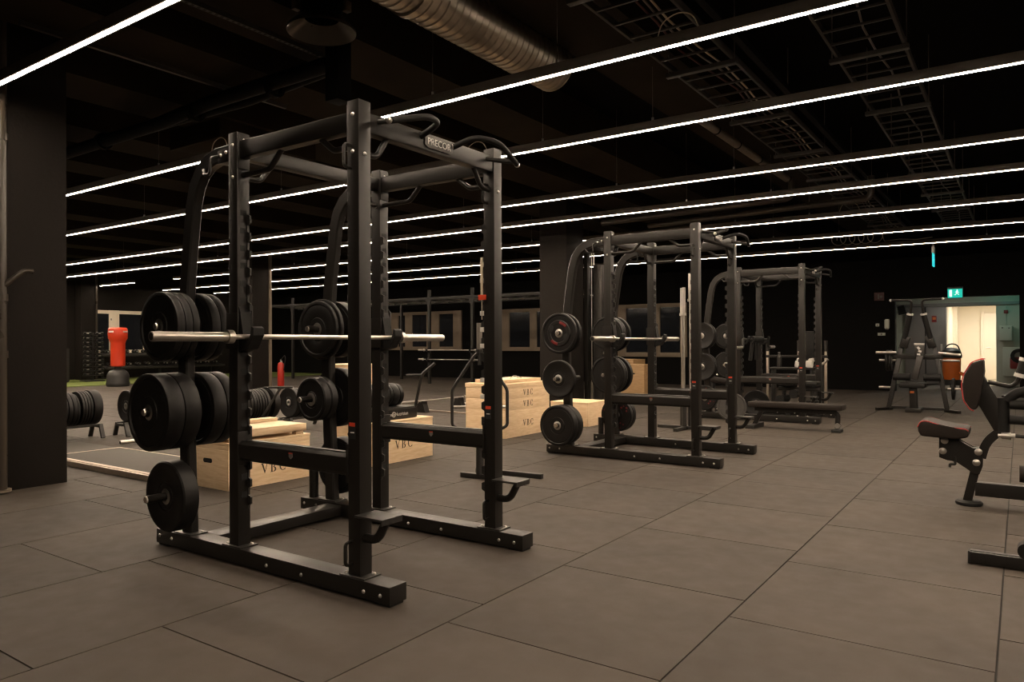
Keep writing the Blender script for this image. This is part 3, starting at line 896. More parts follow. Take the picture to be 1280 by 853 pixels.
# crate beside the platform, seen through the largest rack
crate('low wooden crate lettered on its side, nearest the lifting platform', -6.01, -5.42, 3.68, 4.53, 0, .335, txt='VBC', tsize=.088, ty=.03, tz=.145, lid=False)
crate('shallow wooden riser lying on the low crate nearest the platform', -6.01, -5.42, 3.68, 4.53, .336, .40, hole=False)
t = thing('timber_cover', 'loose wooden lid lying askew on blocks on the low crate', 'board', (-5.70, 4.09, .43), math.radians(-1.5))
MB().bb(-.28, .28, -.42, .40, .0, .022, .002).build('board', 'ply', t)
for x in (-.28, .26):
    MB().bb(x, x + .02, -.42, .40, .0, .068, .002).build('edge_board', 'ply', t)
MB().bb(-.26, .26, -.42, .40, .046, .067, .002).build('top_board', 'ply', t)
for x, y in ((.20, .30), (-.22, -.36), (.20, -.38)):
    MB().bb(x, x + .06, y, y + .08, -.03, 0, .002).build('block', 'ply', t)
t = thing('wooden_board', 'short wooden board lying on top of the askew lid', 'board', (-5.86, 4.22, .4995), math.radians(-2))
MB().bb(-.06, .06, -.22, .24, 0, .03, .002).build('board', 'ply', t)
# middle crate
crate('low wooden crate lettered on its side, right behind the largest rack', -5.9, -5.30, 5.22, 6.12, 0, .43, txt='VBC', tsize=.088, ty=.0, tz=.18)
crate('tall narrow wooden box behind the low lettered crate', -6.95, -6.45, 6.05, 6.50, 0, .98, hole=False)
# stack of three
crate('deep lettered wooden crate, lowest of the three in the stack', -6.06, -5.42, 7.67, 8.74, 0, .352, txt='VBC', tsize=.082, tz=.17, lid=False)
crate('shallow lettered wooden crate in the middle of the stack', -6.06, -5.42, 7.67, 8.74, .353, .497, txt='VBC', tsize=.078, tz=.072, hole=False, lid=False)
crate('shallow lettered wooden crate, uppermost of the three in the stack', -6.06, -5.42, 7.67, 8.74, .498, .644, txt='VBC', tsize=.078, tz=.074, hole=False, lid=False)
t = thing('timber_cover', 'pale wooden lid board capping the stack of three crates', 'board', (-5.74, 8.205, .645))
MB().bb(-.328, .328, -.54, .54, 0, .055, .003).build('board', 'ply', t)
MB().bb(-.25, .24, -.42, .44, .055, .10, .003).build('raised_panel', 'ply', t)
t = thing('cable_clip', 'small bent metal clip lying on the capped crate stack', 'clip', (-5.58, 8.15, .7455))
MB().tube([(-.03, -.10, .008), (.0, -.06, .045), (.03, -.02, .04), (.02, .02, .01), (-.02, .07, .03), (.01, .12, .008)], .006, 8, .03).build('bent_wire', 'steel', t)
# single crate beyond
crate('small wooden crate with a dark hand hole beside the middle rack', -5.82, -5.18, 9.42, 10.05, 0, .35)
# two warm boxes by the back wall
crate('warm brown plywood box standing by the black back wall', -7.85, -7.25, 15.9, 16.6, 0, .70, m='ply_dark')
crate('warm brown plywood box farthest back by the wall', -8.6, -8.0, 16.9, 17.6, 0, .80, m='ply_dark')

# ------------------------------------------------------------------ plate rows on floor stands and trolleys
def plate_row(x, y0, zc, spec, what, group, style='bumper'):
    y = y0
    k = 0
    names = ['first', 'second', 'third', 'fourth', 'fifth', 'sixth', 'seventh', 'eighth', 'ninth', 'tenth', 'eleventh', 'twelfth', 'thirteenth', 'fourteenth', 'fifteenth']
    for R, T, gp in spec:
        plate(x, y + T / 2, zc - .22 + R, R, T, 'black plate standing in %s, %s from its crossing end' % (what, names[k]), style, group)
        y += T + gp
        k += 1
    return y
def floor_stand(label, x, y0, y1, zt):
    t = thing('plate_stand', label, 'plate stand', (x, (y0 + y1) / 2, 0))
    h = (y1 - y0) / 2
    for s in (-1, 1):
        MB().bar((s * .10, -h, zt), (s * .10, h, zt), .03, .03, .004).build('rail', 'powder2', t)
    for y in (-h, h):
        for s in (-1, 1):
            MB().bar((s * .10, y, zt + .01), (s * .17, y, 0.002), .05, .03, .004).build('leg', 'powder2', t)
        MB().bar((-.10, y, zt - .02), (.10, y, zt - .02), .05, .03, .004).build('cross_bar', 'powder2', t)
    return t
floor_stand('low plate stand on the floor, partly hidden by the thick dark pillar', -10.07, 3.95, 4.87, .17)
plate_row(-10.07, 3.98, .40, [(.215, .078, .008)] * 4 + [(.215, .05, .006)] * 4 + [(.205, .03, .02), (.22, .03, .004), (.22, .03, .004), (.22, .03, .004), (.22, .03, .012), (.225, .11, 0)], 'the row beside the thick pillar', 'plates in the row beside the thick pillar')
floor_stand('low plate stand on the floor behind the largest rack', -9.92, 5.12, 6.05, .17)
plate_row(-9.92, 5.17, .40, [(.215, .06, .05), (.22, .06, .01), (.22, .06, .01), (.21, .05, .01), (.21, .05, .01), (.21, .05, .01), (.21, .05, .01)], 'the row behind the largest rack', 'plates in the row behind the largest rack', 'flat')
floor_stand('low plate stand on the floor behind the trolley with the T handle', -8.70, 6.84, 7.50, .15)
plate_row(-8.70, 6.88, .385, [(.215, .075, .02), (.21, .07, .01), (.21, .07, .01), (.20, .06, .01), (.20, .06, .01)], 'the row behind the T handle', 'plates in the row behind the T handle', 'flat')
def trolley(label, loc, L, zt, handle):
    t = thing('plate_trolley', label, 'trolley', loc)
    MB().bb(-.20, .20, -L, .04, .10, zt, .015).build('base', 'powder', t)
    MB().bb(-.19, .19, -L + .01, .03, zt, zt + .015, .005).build('deck', 'powder2', t)
    for s in (-1, 1):
        for y in (-L + .1, -.05):
            MB().cyl((s * .17, y, .05), (s * .205, y, .05), .05, 16).build('wheel', 'foot', t)
    MB().tube(handle, .017, 10, .05).build('handle_bar', 'powder2', t)
    return t
tr = trolley('black plate trolley with a T shaped push handle behind the low crate', (-8.38, 6.36, 0), .95, .20,
             [(.17, -.44, .15), (.25, -.40, .20), (.43, -.19, .655)])
MB().cyl((.30, -.28, .66), (.56, -.10, .66), .014, 10).build('grip', 'powder2', tr)
plate_row(-8.38, 5.79, .4365, [(.21, .04, .008)] * 4 + [(.205, .035, .006)] * 4 + [(.21, .045, .06), (.215, .09, 0)], 'the row on the T handled trolley', 'plates on the T handled trolley')
t = thing('push_sled', 'black lettered sled with a bent handle lying on the middle wooden crate', 'sled', (-5.555, 5.57, .4305))
MB().bb(-.195, .195, -.37, .375, 0, .112, .02).build('base', 'powder', t)
MB().bb(-.185, .185, -.36, .365, .110, .124, .006).build('deck', 'powder2', t)
put('lettering', text_mesh('lettering', 'Food&Nutrition', .052, 'white', align='RIGHT'), t, (.1962, .225, .056), FACE_PX)
MB().lathe([(.024, 0), (.029, 0), (.029, .001), (.024, .001)], (.1955, .008, .056), 'X', 24).build('emblem', 'white', t)
MB().tube([(.17, .36, .10), (.235, .38, .40), (.255, .39, .47), (.355, .48, .585)], .017, 10, .05).build('handle_bar', 'powder2', t)
MB().cyl((.235, .385, .455), (.10, .30, .45), .014, 10).build('grip', 'powder2', t)
plate_row(-5.57, 5.215, .776, [(.122, .055, .006)] * 3 + [(.12, .10, .012), (.125, .11, .008), (.125, .04, .006), (.122, .10, .012), (.118, .05, 0)], 'the small row on the lettered sled', 'small plates on the lettered sled')

# loose bars and platform on the floor
barbell('chrome barbell lying on the floor past the row behind the largest rack', (-8.93, 5.71, .04), math.radians(-2), group=None)
barbell('chrome barbell on low supports between the middle crate and the crate stack', (-8.75, 10.35, .20), math.radians(0))
barbell('chrome barbell lying on the floor behind the crate stack', (-8.6, 12.3, .04), math.radians(-20))
for yy, n in ((9.83, 'the one by the trap bar'), (10.87, 'the one farther from the racks')):
    t = thing('bar_support', 'short black support under the low barbell, %s' % n, 'bar support', (-8.75, yy, 0))
    MB().prism([(-.12, 0), (.12, 0), (.06, .15), (.06, .20), (.035, .20), (.02, .172), (-.02, .172), (-.035, .20), (-.06, .20), (-.06, .15)], -.06, .06, 'XZ', .004).build('body', 'powder', t)
t = thing('lifting_platform', 'flat lifting platform with pale edging between the pillar and the wooden crate', 'platform', (-7.3, 4.0, 0))
MB().bb(-2.3, 1.1, -.35, .45, .001, .02, .003).build('deck', 'platform', t)
MB().bb(-2.3, 1.1, -.46, -.36, .001, .055, .006).build('front_edge', 'aluminium', t)
MB().bb(-2.3, 1.1, -.435, -.385, .055, .060, .002).build('front_rib', 'palewood', t)
MB().bb(-1.38, 1.1, .45, .475, .001, .022, .002).build('rear_edge', 'palewood', t)
MB().bb(-1.40, -1.37, -.35, .475, .018, .023, .001).build('side_strip', 'palewood', t)
for k, x in enumerate((-1.1, -.8)):
    MB().bb(x, x + .16, .50, .525, .0012, .004).build('tape_mark', 'white', t)
t = thing('floor_rail', 'thin pale rail along the floor between the crates and the barbells', 'rail', (-7.3, 10.0, 0))
MB().bb(-2.2, 1.6, -.03, .03, .001, .03, .004).build('rail', 'aluminium', t)

# ------------------------------------------------------------------ pillar fittings
t = thing('drain_pipe', 'dark vertical drain pipe on the thick pillar', 'pipe', (-6.93, 2.575, 0))
MB().cyl((0, 0, .02), (0, 0, 4.4), .055, 20).build('tube', 'pipe', t)
for z in (1.15, 1.62, 2.95):
    MB().lathe([(.055, -.03), (.064, -.03), (.064, .03), (.055, .03)], (0, 0, z), 'Z', 20).build('joint', 'pipe', t)
MB().lathe([(.055, 0), (.085, 0), (.085, .02), (.055, .02)], (0, 0, .015), 'Z', 20).build('floor_collar', 'palepipe', t)
MB().tube([(.03, .03, 1.72), (.07, .10, 1.80), (.08, .16, 1.85), (.08, .22, 1.845)], .022, 10, .04).build('branch_valve', 'pipe', t)

# ------------------------------------------------------------------ background left: bag, dumbbells, extinguisher
t = thing('punching_bag', 'red orange standing punching bag on a round black base', 'punching bag', (-21.8, 11.15, 0))
MB().lathe([(0, 0), (.30, 0), (.315, .05), (.315, .10), (.295, .16), (.30, .30), (.27, .40), (.20, .47), (.12, .50), (0, .50)], seg=36, close=False).build('base', 'bag_base', t)
MB().lathe([(0, .48), (.10, .48), (.10, .62), (0, .62)], seg=20, close=False).build('neck', 'bag_base', t)
b = MB().lathe([(0, .58), (.17, .58), (.195, .61), (.195, 1.26), (.215, 1.33), (.255, 1.40), (.265, 1.56), (.255, 1.68), (.22, 1.72), (0, 1.73)], seg=36, close=False).build('bag', 'bag_red', t)
for a in (-70, 20, 110, 200):
    q = math.radians(a)
    MB().box((.262 * math.cos(q), .262 * math.sin(q), 1.60), (.02, .16, .05), .005, Matrix.Rotation(q, 3, 'Z')).build('white_tab', 'white', b)
db_me = None
def dumbbell(loc, rotz, label, group, sc=1.0):
    global db_me
    if db_me is None:
        m = MB().cyl((0, -.07, 0), (0, .07, 0), .016, 10)
        m2 = MB().cyl((0, .06, 0), (0, .15, 0), .062, 8)
        db_me = (m.mesh('handle', 'chrome'), m2.mesh('weight_head', 'dumbbell', 20), MB().cyl((0, -.153, 0), (0, .153, 0), .03, 10).mesh('cap', 'steel'))
    o = thing('dumbbell', label, 'dumbbell', loc, rotz, group)
    o.scale = (sc, sc, sc)
    put('handle', db_me[0], o)
    put('weight_head', db_me[1], o)
    put('weight_head', db_me[1], o, None, (0, 0, PI))
    put('cap', db_me[2], o)
    return o
t = thing('dumbbell_rack', 'long low two tier dumbbell rack under the cream window', 'dumbbell rack', (-26.3, 15.2, 0))
for z, x in ((.42, .10), (.86, -.10)):
    MB().box((x, 0, z), (.42, 4.6, .04), .006, Matrix.Rotation(math.radians(12), 3, 'Y')).build('shelf', 'powder2', t)
    MB().bb(x + .19, x + .22, -2.3, 2.3, z - .06, z + .02, .004).build('front_lip', 'plate_steel', t)
for y in (-2.1, 0, 2.1):
    MB().bar((-.36, y, 0), (-.34, y, 1.0), .08, .06, .006).build('frame_post', 'powder2', t)
    MB().bb(-.3, .3, y - .04, y + .04, 0, .05, .006).build('foot', 'powder2', t)
for z, x, n in ((.42, .10, 'lower'), (.86, -.10, 'upper')):
    for k in range(13):
        dumbbell((-26.3 + x, 13.1 + k * .34, z + .115), PI / 2, 'black dumbbell on the %s tier of the long rack under the cream window' % n, 'dumbbells on the %s tier' % n, .95)
t = thing('dumbbell_tower', 'tall upright dumbbell tower beside the cream window', 'dumbbell rack', (-25.2, 12.05, 0))
MB().bb(-.22, .22, -.30, .30, 0, .06, .008).build('base', 'powder2', t)
MB().bb(-.04, .04, -.04, .04, .06, 1.62, .006).build('column', 'powder2', t)
for k in range(10):
    MB().bb(-.10, .16, -.27, .27, .20 + k * .148, .212 + k * .148, .003).build('cradle', 'plate_steel', t)
for k in range(10):
    for s, n in ((-1, 'near'), (1, 'far')):
        dumbbell((-25.12, 12.05 + s * .19, .262 + k * .148), 0, 'small dumbbell in the %s column of the dumbbell tower' % n, 'dumbbells in the %s column of the tower' % n, .8)
t = thing('storage_cabinet', 'dark cabinet standing against the far wall beyond the thick pillar', 'cabinet', (-25.4, 10.95, 0))
MB().bb(-.3, .3, -.35, .35, .05, 1.1, .01).build('body', 'powder', t)
MB().bb(.3, .315, -.33, .33, .08, 1.06, .006).build('door', 'powder2', t)
MB().bb(-.28, .28, -.33, .33, 0, .05).build('plinth', 'foot', t)
t = thing('fire_extinguisher', 'red fire extinguisher standing by the slim far pillar', 'fire extinguisher', (-16.55, 12.85, 0))
MB().lathe([(0, 0.02), (.085, .02), (.09, .04), (.09, .62), (.07, .70), (.03, .73), (0, .73)], seg=24, close=False).build('cylinder', 'extinguisher', t)
MB().cyl((0, 0, .73), (0, 0, .80), .02, 10).build('valve', 'steel', t)
MB().tube([(0, 0, .79), (.08, .06, .92), (.13, .05, .84), (.10, .02, .5)], .012, 8, .04).build('hose', 'foam', t)
MB().lathe([(.085, 0), (.092, 0), (.092, .03), (.085, .03)], seg=24).build('base_ring', 'foot', t)
t = thing('fire_extinguisher', 'second red extinguisher close beside the slim far pillar', 'fire extinguisher', (-16.68, 12.98, 0))
MB().lathe([(0, 0.0), (.06, .0), (.065, .02), (.065, .60), (.05, .67), (.02, .70), (0, .70)], seg=24, close=False).build('cylinder', 'extinguisher', t)
MB().cyl((0, 0, .70), (0, 0, .76), .018, 10).build('valve', 'steel', t)

# training rig in front of the back wall
t = thing('training_rig', 'long black training rig with monkey bars before the beige windows', 'training rig', (-16.5, 16.9, 0))
H = 2.62
for x in (-4.6, -1.75, -.2, 1.75, 3.4, 6.9):
    MB().bb(x - .04, x + .04, -.04, .04, 0, H + .22, .006).build('post', 'powder2', t)
    MB().prism([(x - .12, H - .06), (x + .12, H - .06), (x + .04, H - .26), (x - .04, H - .26)], -.045, -.04, 'XZ').build('gusset', 'powder2', t)
for x in (-1.0, 2.6, 5.2):
    MB().bb(x - .04, x + .04, 1.66, 1.74, 0, H, .006).build('post', 'powder2', t)
for x in (1.75, 3.4):
    for z in (.70, .98):
        MB().prism([(-.04, z - .05), (-.14, z), (-.14, z + .07), (-.125, z + .07), (-.12, z + .025), (-.08, z + .025), (-.06, z + .08), (-.04, z + .10)], x - .03, x + .03, 'YZ').build('bar_catch', 'foam', t)
for y in (0, 1.7):
    MB().bb(-6.4, 7.2, y - .04, y + .04, H - .09, H, .006).build('top_beam', 'powder2', t)
for k in range(22):
    x = -6.1 + k * .6
    MB().cyl((x, .03, H - .05), (x, 1.67, H - .05), .016, 10).build('monkey_bar', 'chrome', t)
barbell('chrome barbell racked in the training rig behind the trap bar', (-13.9, 16.80, 1.0215), PI / 2, L=2.4, sl=.2)
barbell('chrome barbell racked low in the training rig behind the trap bar', (-13.95, 16.80, .7415), PI / 2, L=2.3, sl=.15)
t = thing('utility_bench', 'small dark bench under the training rig, far back', 'bench', (-20.2, 18.6, 0))
MB().bb(-.6, .6, -.14, .14, .40, .46, .02).build('pad', 'vinyl_black', t)
for x in (-.45, .45):
    MB().bar((x, 0, 0), (x, 0, .4), .05, .05, .005).build('leg', 'powder2', t)
    MB().bb(x - .03, x + .03, -.25, .25, 0, .04, .005).build('foot', 'powder2', t)

# tall cable column beside the slim middle pillar
t = thing('cable_column', 'tall slim cable column standing against the middle pillar', 'cable machine', (-6.9, 12.82, 0))
MB().bb(-.20, -.12, -.06, .06, 0, 3.05, .006).build('upright', 'powder', t)
MB().bb(.02, .20, -.08, .08, .05, 2.75, .006).build('stack_cover', 'plate_steel', t)
MB().bb(-.22, .22, -.08, .08, 3.0, 3.1, .006).build('top_beam', 'powder', t)
MB().bb(-.3, .3, -.2, .2, 0, .05, .006).build('base', 'powder', t)
MB().cyl((-.06, 0, .05), (-.06, 0, 3.0), .011, 10).build('guide_rod', 'chrome', t)
MB().cyl((-.01, 0, .05), (-.01, 0, 3.0), .011, 10).build('guide_rod', 'chrome', t)
for z, r in ((.8, .03), (1.0, .03)):
    MB().bb(.20, .212, -.03, .03, z, z + .05).build('pin', 'chrome', t)

# ------------------------------------------------------------------ around the farthest rack
t = thing('flat_bench', 'flat exercise bench with a dark brown pad before the farthest rack', 'bench', (-2.6, 10.7, 0))
MB().bb(-.62, .64, -.14, .14, .30, .375, .022).build('pad', 'vinyl', t)
MB().bb(-.55, .55, -.035, .035, .24, .30, .005).build('spine', 'powder', t)
MB().tube([(.50, 0, .27), (.56, 0, .24), (.55, 0, .06)], .034, 12, .05).build('front_leg', 'powder', t)
MB().bb(.49, .61, -.10, .10, 0, .04, .008).build('foot', 'foot', t)
MB().bar((-.45, 0, .27), (-.56, 0, .04), .05, .06, .005).build('rear_leg', 'powder', t)
MB().bb(-.62, -.50, -.26, .26, 0, .055, .008).build('rear_foot', 'powder2', t)
for s in (-1, 1):
    MB().cyl((.56, s * .055, .09), (.56, s * .04, .09), .035, 14).build('wheel', 'steel', t)
plate(-3.70, 11.34, .221, .221, .05, 'pale grey plate standing on edge by the farthest rack', 'grey', rotz=math.radians(18))
plate(-3.62, 12.34, .215, .215, .05, 'black plate standing on edge next to the pale grey plate', 'flat', rotz=math.radians(14))
t = thing('adjustable_bench', 'low dark bench with roller pads inside the farthest rack', 'bench', (-2.95, 12.35, 0))
MB().bb(-.28, -.02, -.16, .16, .52, .60, .03).build('pad', 'vinyl_black', t)
MB().bb(.08, .32, -.14, .14, .52, .60, .03).build('pad', 'vinyl_black', t)
MB().cyl((-.02, -.22, .40), (-.02, .22, .40), .07, 16).build('roller', 'foam', t)
MB().cyl((-.24, -.2, .30), (-.24, .2, .30), .07, 16).build('roller', 'foam', t)
MB().bb(-.3, .34, -.03, .03, .44, .50, .005).build('spine', 'powder', t)
for x in (-.22, .26):
    MB().bar((x, 0, .46), (x, 0, .03), .05, .05, .005).build('leg', 'powder', t)
    MB().bb(x - .04, x + .04, -.24, .24, 0, .045, .006).build('foot', 'powder', t)
MB().bb(.14, .30, -.10, .10, .24, .30, .02).build('step_pad', 'vinyl_black', t)
t = thing('press_station', 'bench press station with tall pale uprights behind the farthest rack', 'press bench', (-3.35, 14.3, 0))
for x in (-.62, -.05, .42):
    MB().bb(x - .022, x + .022, -.022, .022, 0, 1.05, .004).build('upright', 'aluminium', t)
    MB().cyl((x, 0, 1.05), (x, 0, 1.25), .032, 14).build('cap_sleeve', 'plate_steel', t)
MB().bb(-.65, .45, -.025, .025, .93, .98, .004).build('cross_beam', 'powder', t)
MB().bb(.08, .24, -.1, -.04, .85, 1.42, .02).build('back_pad', 'vinyl_black', t)
MB().bb(-.65, .48, -.3, .3, 0, .05, .006).build('base', 'powder', t)
t = thing('dumbbell_bench_rack', 'low dark storage rack with a bottle on it behind the farthest rack', 'rack', (-3.3, 13.4, 0))
MB().bb(-.36, .38, -.15, .15, .745, .78, .006).build('shelf', 'powder2', t)
for x in (-.32, .34):
    MB().bb(x - .018, x + .018, -.12, .12, 0, .745, .005).build('leg', 'powder2', t)
t = thing('water_bottle', 'dark plastic bottle on the low storage rack behind the farthest rack', 'bottle', (-3.52, 13.4, .781))
MB().lathe([(0, 0), (.038, 0), (.04, .02), (.04, .16), (.032, .20), (.018, .22), (.018, .24), (0, .24)], seg=20, close=False).build('bottle', 'plate_steel', t)
MB().cyl((0, 0, .24), (0, 0, .265), .02, 14).build('cap', 'greyprint', t)
for x, n, dx in ((-3.21, 'bunched white towel on the low storage rack, beside the upright', .07), (-3.01, 'folded white towel on the low storage rack, at its open end', .11)):
    t = thing('towel', n, 'towel', (x, 13.4, .781))
    MB().box((0, 0, .06), (dx, .14, .12), .025, Matrix.Rotation(.12, 3, 'Y')).box((dx * .3, .01, .13), (dx * .8, .12, .06), .02, Matrix.Rotation(-.2, 3, 'Y')).build('cloth', 'towel', t)
t = thing('lever_arm', 'pale tilted lever handle beyond the farthest rack', 'handle', (-2.86, 13.22, .0))
MB().cyl((-.02, .55, .02), (-.02, .55, .82), .03, 12).build('post', 'powder', t)
MB().cyl((-.05, .55, .80), (.08, .55, .92), .022, 12).build('grip', 'chrome', t)
MB().bb(-.14, .10, .40, .70, 0, .03, .005).build('base', 'powder', t)
t = thing('padded_machine', 'dark padded machine seat behind the plates of the farthest rack', 'machine', (-4.75, 13.6, 0))
MB().box((0, 0, .52), (.55, .32, .09), .035, Matrix.Rotation(.15, 3, 'Y')).build('seat', 'vinyl', t)
MB().box((-.3, 0, .95), (.10, .30, .65), .035, Matrix.Rotation(-.3, 3, 'Y')).build('backrest', 'vinyl_black', t)
MB().bar((-.05, 0, 0), (-.05, 0, .5), .08, .08, .006).build('post', 'powder', t)
MB().bb(-.45, .45, -.25, .25, 0, .05, .006).build('base', 'powder', t)
MB().cyl((.1, -.2, .62), (.5, -.2, .78), .018, 10).build('lever', 'chrome', t)

# ------------------------------------------------------------------ iso-lateral high row machine
t = thing('row_machine', 'black plate loaded row machine with two tall bent handles before the lit doorway', 'exercise machine', (-1.49, 14.6, 0))
ox = 1.49
MB().bar((-1.94 + ox, 0, .06), (-1.01 + ox, 0, .06), .06, .05, .006).build('base_tube', 'powder', t)
for s, x in ((-1, -.52), (1, .52)):
    MB().bar((x * .8, .12, .03), (x * 1.22, -.10, .025), .07, .045, .006).build('floor_foot', 'powder', t)
    MB().bar((x * .86, 0, .06), (x * .50, .12, 1.12), .085, .075, .008).build('frame_leg', 'powder', t)
    hs = MB().box((x * .38, .10, 1.22), (.13, .16, .22), .02, Matrix.Rotation(-s * .3, 3, 'Y')).build('pivot_housing', 'powder', t)
    bolt(hs, (x * .38, .02, 1.26), (0, -1, 0))
    ar = MB().cyl((x * .38, .05, 1.28), (x * .205, -.02, 1.69), .043, 16).build('arm', 'foam', t)
    MB().cyl((x * .207, -.02, 1.685), (x * .196, -.024, 1.715), .052, 16).build('ring', 'white', ar)
    hb = MB().tube([(x * .197, -.02, 1.70), (x * .14, -.05, 1.95), (x * .75, -.10, 1.955)], .02, 12, .07).build('handle', 'powder', ar)
    MB().sph((x * .765, -.10, 1.955), .024, 12).build('grip_cap', 'white', ar)
    MB().cyl((x * .2, -.08, .605), (x * .70, -.08, .605), .062, 18).build('roller_pad', 'foam', t)
    MB().cyl((x * .62, -.03, 1.03), (x * 1.25, -.03, 1.03 if s < 0 else .99), .024, 14).build('weight_horn', 'chrome', t)
    MB().cyl((x * .62, .18, .89), (x * 1.20, .18, .89), .02, 14).build('weight_horn', 'chrome', t)
    MB().cyl((x * .85, .2, .40), (x * 1.22, .2, .40), .02, 14).build('storage_horn', 'chrome', t)
MB().bar((-.38, .1, .955), (.38, .1, .955), .09, .09, .008).build('cross_beam', 'powder', t)
MB().bar((.05, -.02, .98), (-.04, -.05, .56), .09, .10, .012).build('seat_column', 'plate_steel', t)
MB().bb(-.04, .11, -.03, .05, .96, 1.17, .01).build('instruction_panel', 'plate_steel', t)
MB().bb(-.045, .115, -.035, .055, 1.165, 1.195, .006).build('panel_cap', 'white', t)
for k in range(3):
    MB().box((.035 + (k % 2) * .02 - .01, -.0315, 1.0 + k * .055), (.05, .002, .035), 0, Matrix.Rotation(.4 * k, 3, 'Y')).build('panel_mark', 'white', t)
MB().bb(-.25, .15, -.35, .02, .425, .515, .03).build('seat', 'vinyl_black', t)
sp = MB().bar((-.05, -.15, .43), (-.04, -.14, .05), .12, .12, .01).build('seat_post', 'powder', t)
MB().bb(-.09, -.03, -.216, -.209, .33, .37).build('orange_tag', 'orange', sp)
MB().bb(-.16, .08, -.30, 0, .0, .075, .01).build('base_plate', 'powder', t)
for x, nn in ((-1.925, 'inner'), (-1.975, 'outer')):
    plate(x, 14.78, .885, .19, .045, 'dark plate on the row machine, %s of its pair on the free side horn' % nn, 'flat', 'plates on the row machine horn', rotz=PI / 2)
plate(-.96, 14.80, .40, .19, .045, 'dark plate hanging low on the row machine at the doorway side', 'flat', rotz=PI / 2)

# ------------------------------------------------------------------ signs and wall items
t = thing('exit_sign', 'lit green exit sign mounted above the doorway opening', 'exit sign', (-1.27, 20.22, 2.37))
MB().bb(-.16, .16, -.01, .075, -.125, .14, .006).build('case', 'powder2', t)
MB().bb(-.15, .15, -.014, -.009, -.115, .095, .001).build('face', 'exitgreen', t)
pg = MB()
pg.bb(-.115, -.06, -.018, -.013, -.09, .07)
pg.build('door_pictogram', 'exitwhite', t)
run = MB().sph((.045, -.016, .058), .016, 10, (1, .2, 1))
run.prism([(.03, .04), (.055, .035), (.05, -.005), (.025, -.005)], -.018, -.013, 'XZ')
run.prism([(.05, -.005), (.085, -.045), (.075, -.055), (.038, -.012)], -.018, -.013, 'XZ')
run.prism([(.025, -.005), (.04, -.01), (.01, -.055), (-.015, -.05), (-.013, -.04), (.005, -.04)], -.018, -.013, 'XZ')
run.prism([(.05, .035), (.085, .01), (.08, .0), (.048, .02)], -.018, -.013, 'XZ')
run.prism([(.03, .04), (.0, .012), (.005, .004), (.035, .025)], -.018, -.013, 'XZ')
run.build('running_figure', 'exitwhite', t)
t = thing('exit_sign', 'hanging lit exit sign seen edge on below the last pendant light', 'exit sign', (-1.49, 17.62, 2.79))
MB().bb(-.02, .02, -.16, .16, .27, .40, .006).build('case', 'steel', t)
MB().bb(-.012, .012, -.15, .15, 0, .27, .002).build('acrylic_panel', 'tealglow', t)
for y in (-.12, .12):
    MB().cyl((0, y, .40), (0, y, .46), .008, 8).build('hanger', 'wire', t)
t = thing('wall_sign', 'faint dark red sign on the black back wall', 'sign', (-2.9, 20.285, 2.35))
MB().bb(-.11, .11, -.01, .013, -.10, .10, .002).build('board', 'dimred', t)
MB().bb(-.03, .0, -.014, -.009, -.06, .06).build('symbol', 'dimgrey', t)
MB().sph((.045, -.012, -.01), .035, 10, (1, .1, 1)).build('symbol', 'dimgrey', t)
t = thing('wall_dispenser', 'small pale dispenser on the black wall beside the doorway opening', 'dispenser', (-2.72, 20.24, 1.66))
MB().box((0, 0, 0), (.11, .10, .24), .035, None, 3).build('body', 'greybox', t)
MB().bb(-.03, .03, -.06, .0, -.14, -.11, .006).build('nozzle', 'greyprint', t)
for dx, dz, n, ww in ((-.22, -.02, 'tiny pale switch on the black wall beside the dispenser', .08), (-.13, -.25, 'small pale plate on the black wall below the dispenser', .17)):
    t = thing('wall_switch', n, 'switch', (-2.72 + dx, 20.285, 1.66 + dz))
    MB().bb(-ww / 2, ww / 2, -.012, .013, -.035, .035, .004).build('plate', 'greybox', t)
    MB().bb(-.02, .02, -.018, -.010, -.02, .02, .003).build('rocker', 'greyprint', t)
t = thing('electrical_box', 'pale grey electrical box on the grey wall beside the corridor door', 'electrical box', (-.325, 23.9, 1.44))
MB().bb(-.14, .14, -.08, .098, -.20, .20, .006).build('body', 'greybox', t)
MB().bb(-.12, .12, -.088, -.079, -.18, .17, .004).build('cover', 'greybox', t)
MB().bb(-.10, -.06, -.095, -.086, .13, .16).build('latch', 'greyprint', t)
MB().bb(.05, .09, -.095, -.086, .12, .15).build('latch', 'greyprint', t)
t = thing('conduit', 'thin pale conduit with a red alarm button above the electrical box', 'conduit', (-.325, 23.97, 1.65))
MB().tube([(.0, .01, .0), (.0, .01, .62), (-.30, .01, .62)], .009, 8, .03).build('tube', 'greybox', t)
MB().bb(-.05, .05, -.03, .02, .33, .42, .008).build('alarm_button', 'rubber_red', t)
t = thing('hose_cabinet', 'dark red fire hose reel in a pale cabinet on the grey wall', 'hose cabinet', (-.12, 23.88, .70))
MB().bb(-.28, .30, -.02, .118, -.42, .36, .008).build('case', 'greybox', t)
MB().bb(-.12, .28, -.09, -.02, -.22, .10, .04).build('reel', 'rubber_red', t)
MB().lathe([(.10, -.12), (.19, -.12), (.19, -.02), (.10, -.02)], (.08, -.02, .13), 'Y', 32).build('hose', 'foam', t)
t = thing('notice', 'small reddish notice on the grey door leaf', 'notice', (-2.01, 23.885, 1.86))
MB().bb(-.06, .06, -.004, .012, -.09, .09, .002).build('panel', 'rubber_red', t)
MB().bb(-.04, .04, -.006, -.003, -.02, .05).build('print', 'orange', t)
t = thing('wall_speaker', 'small black speaker high on the pale strip of wall in the opening', 'speaker', (-2.78, 23.6, 2.12))
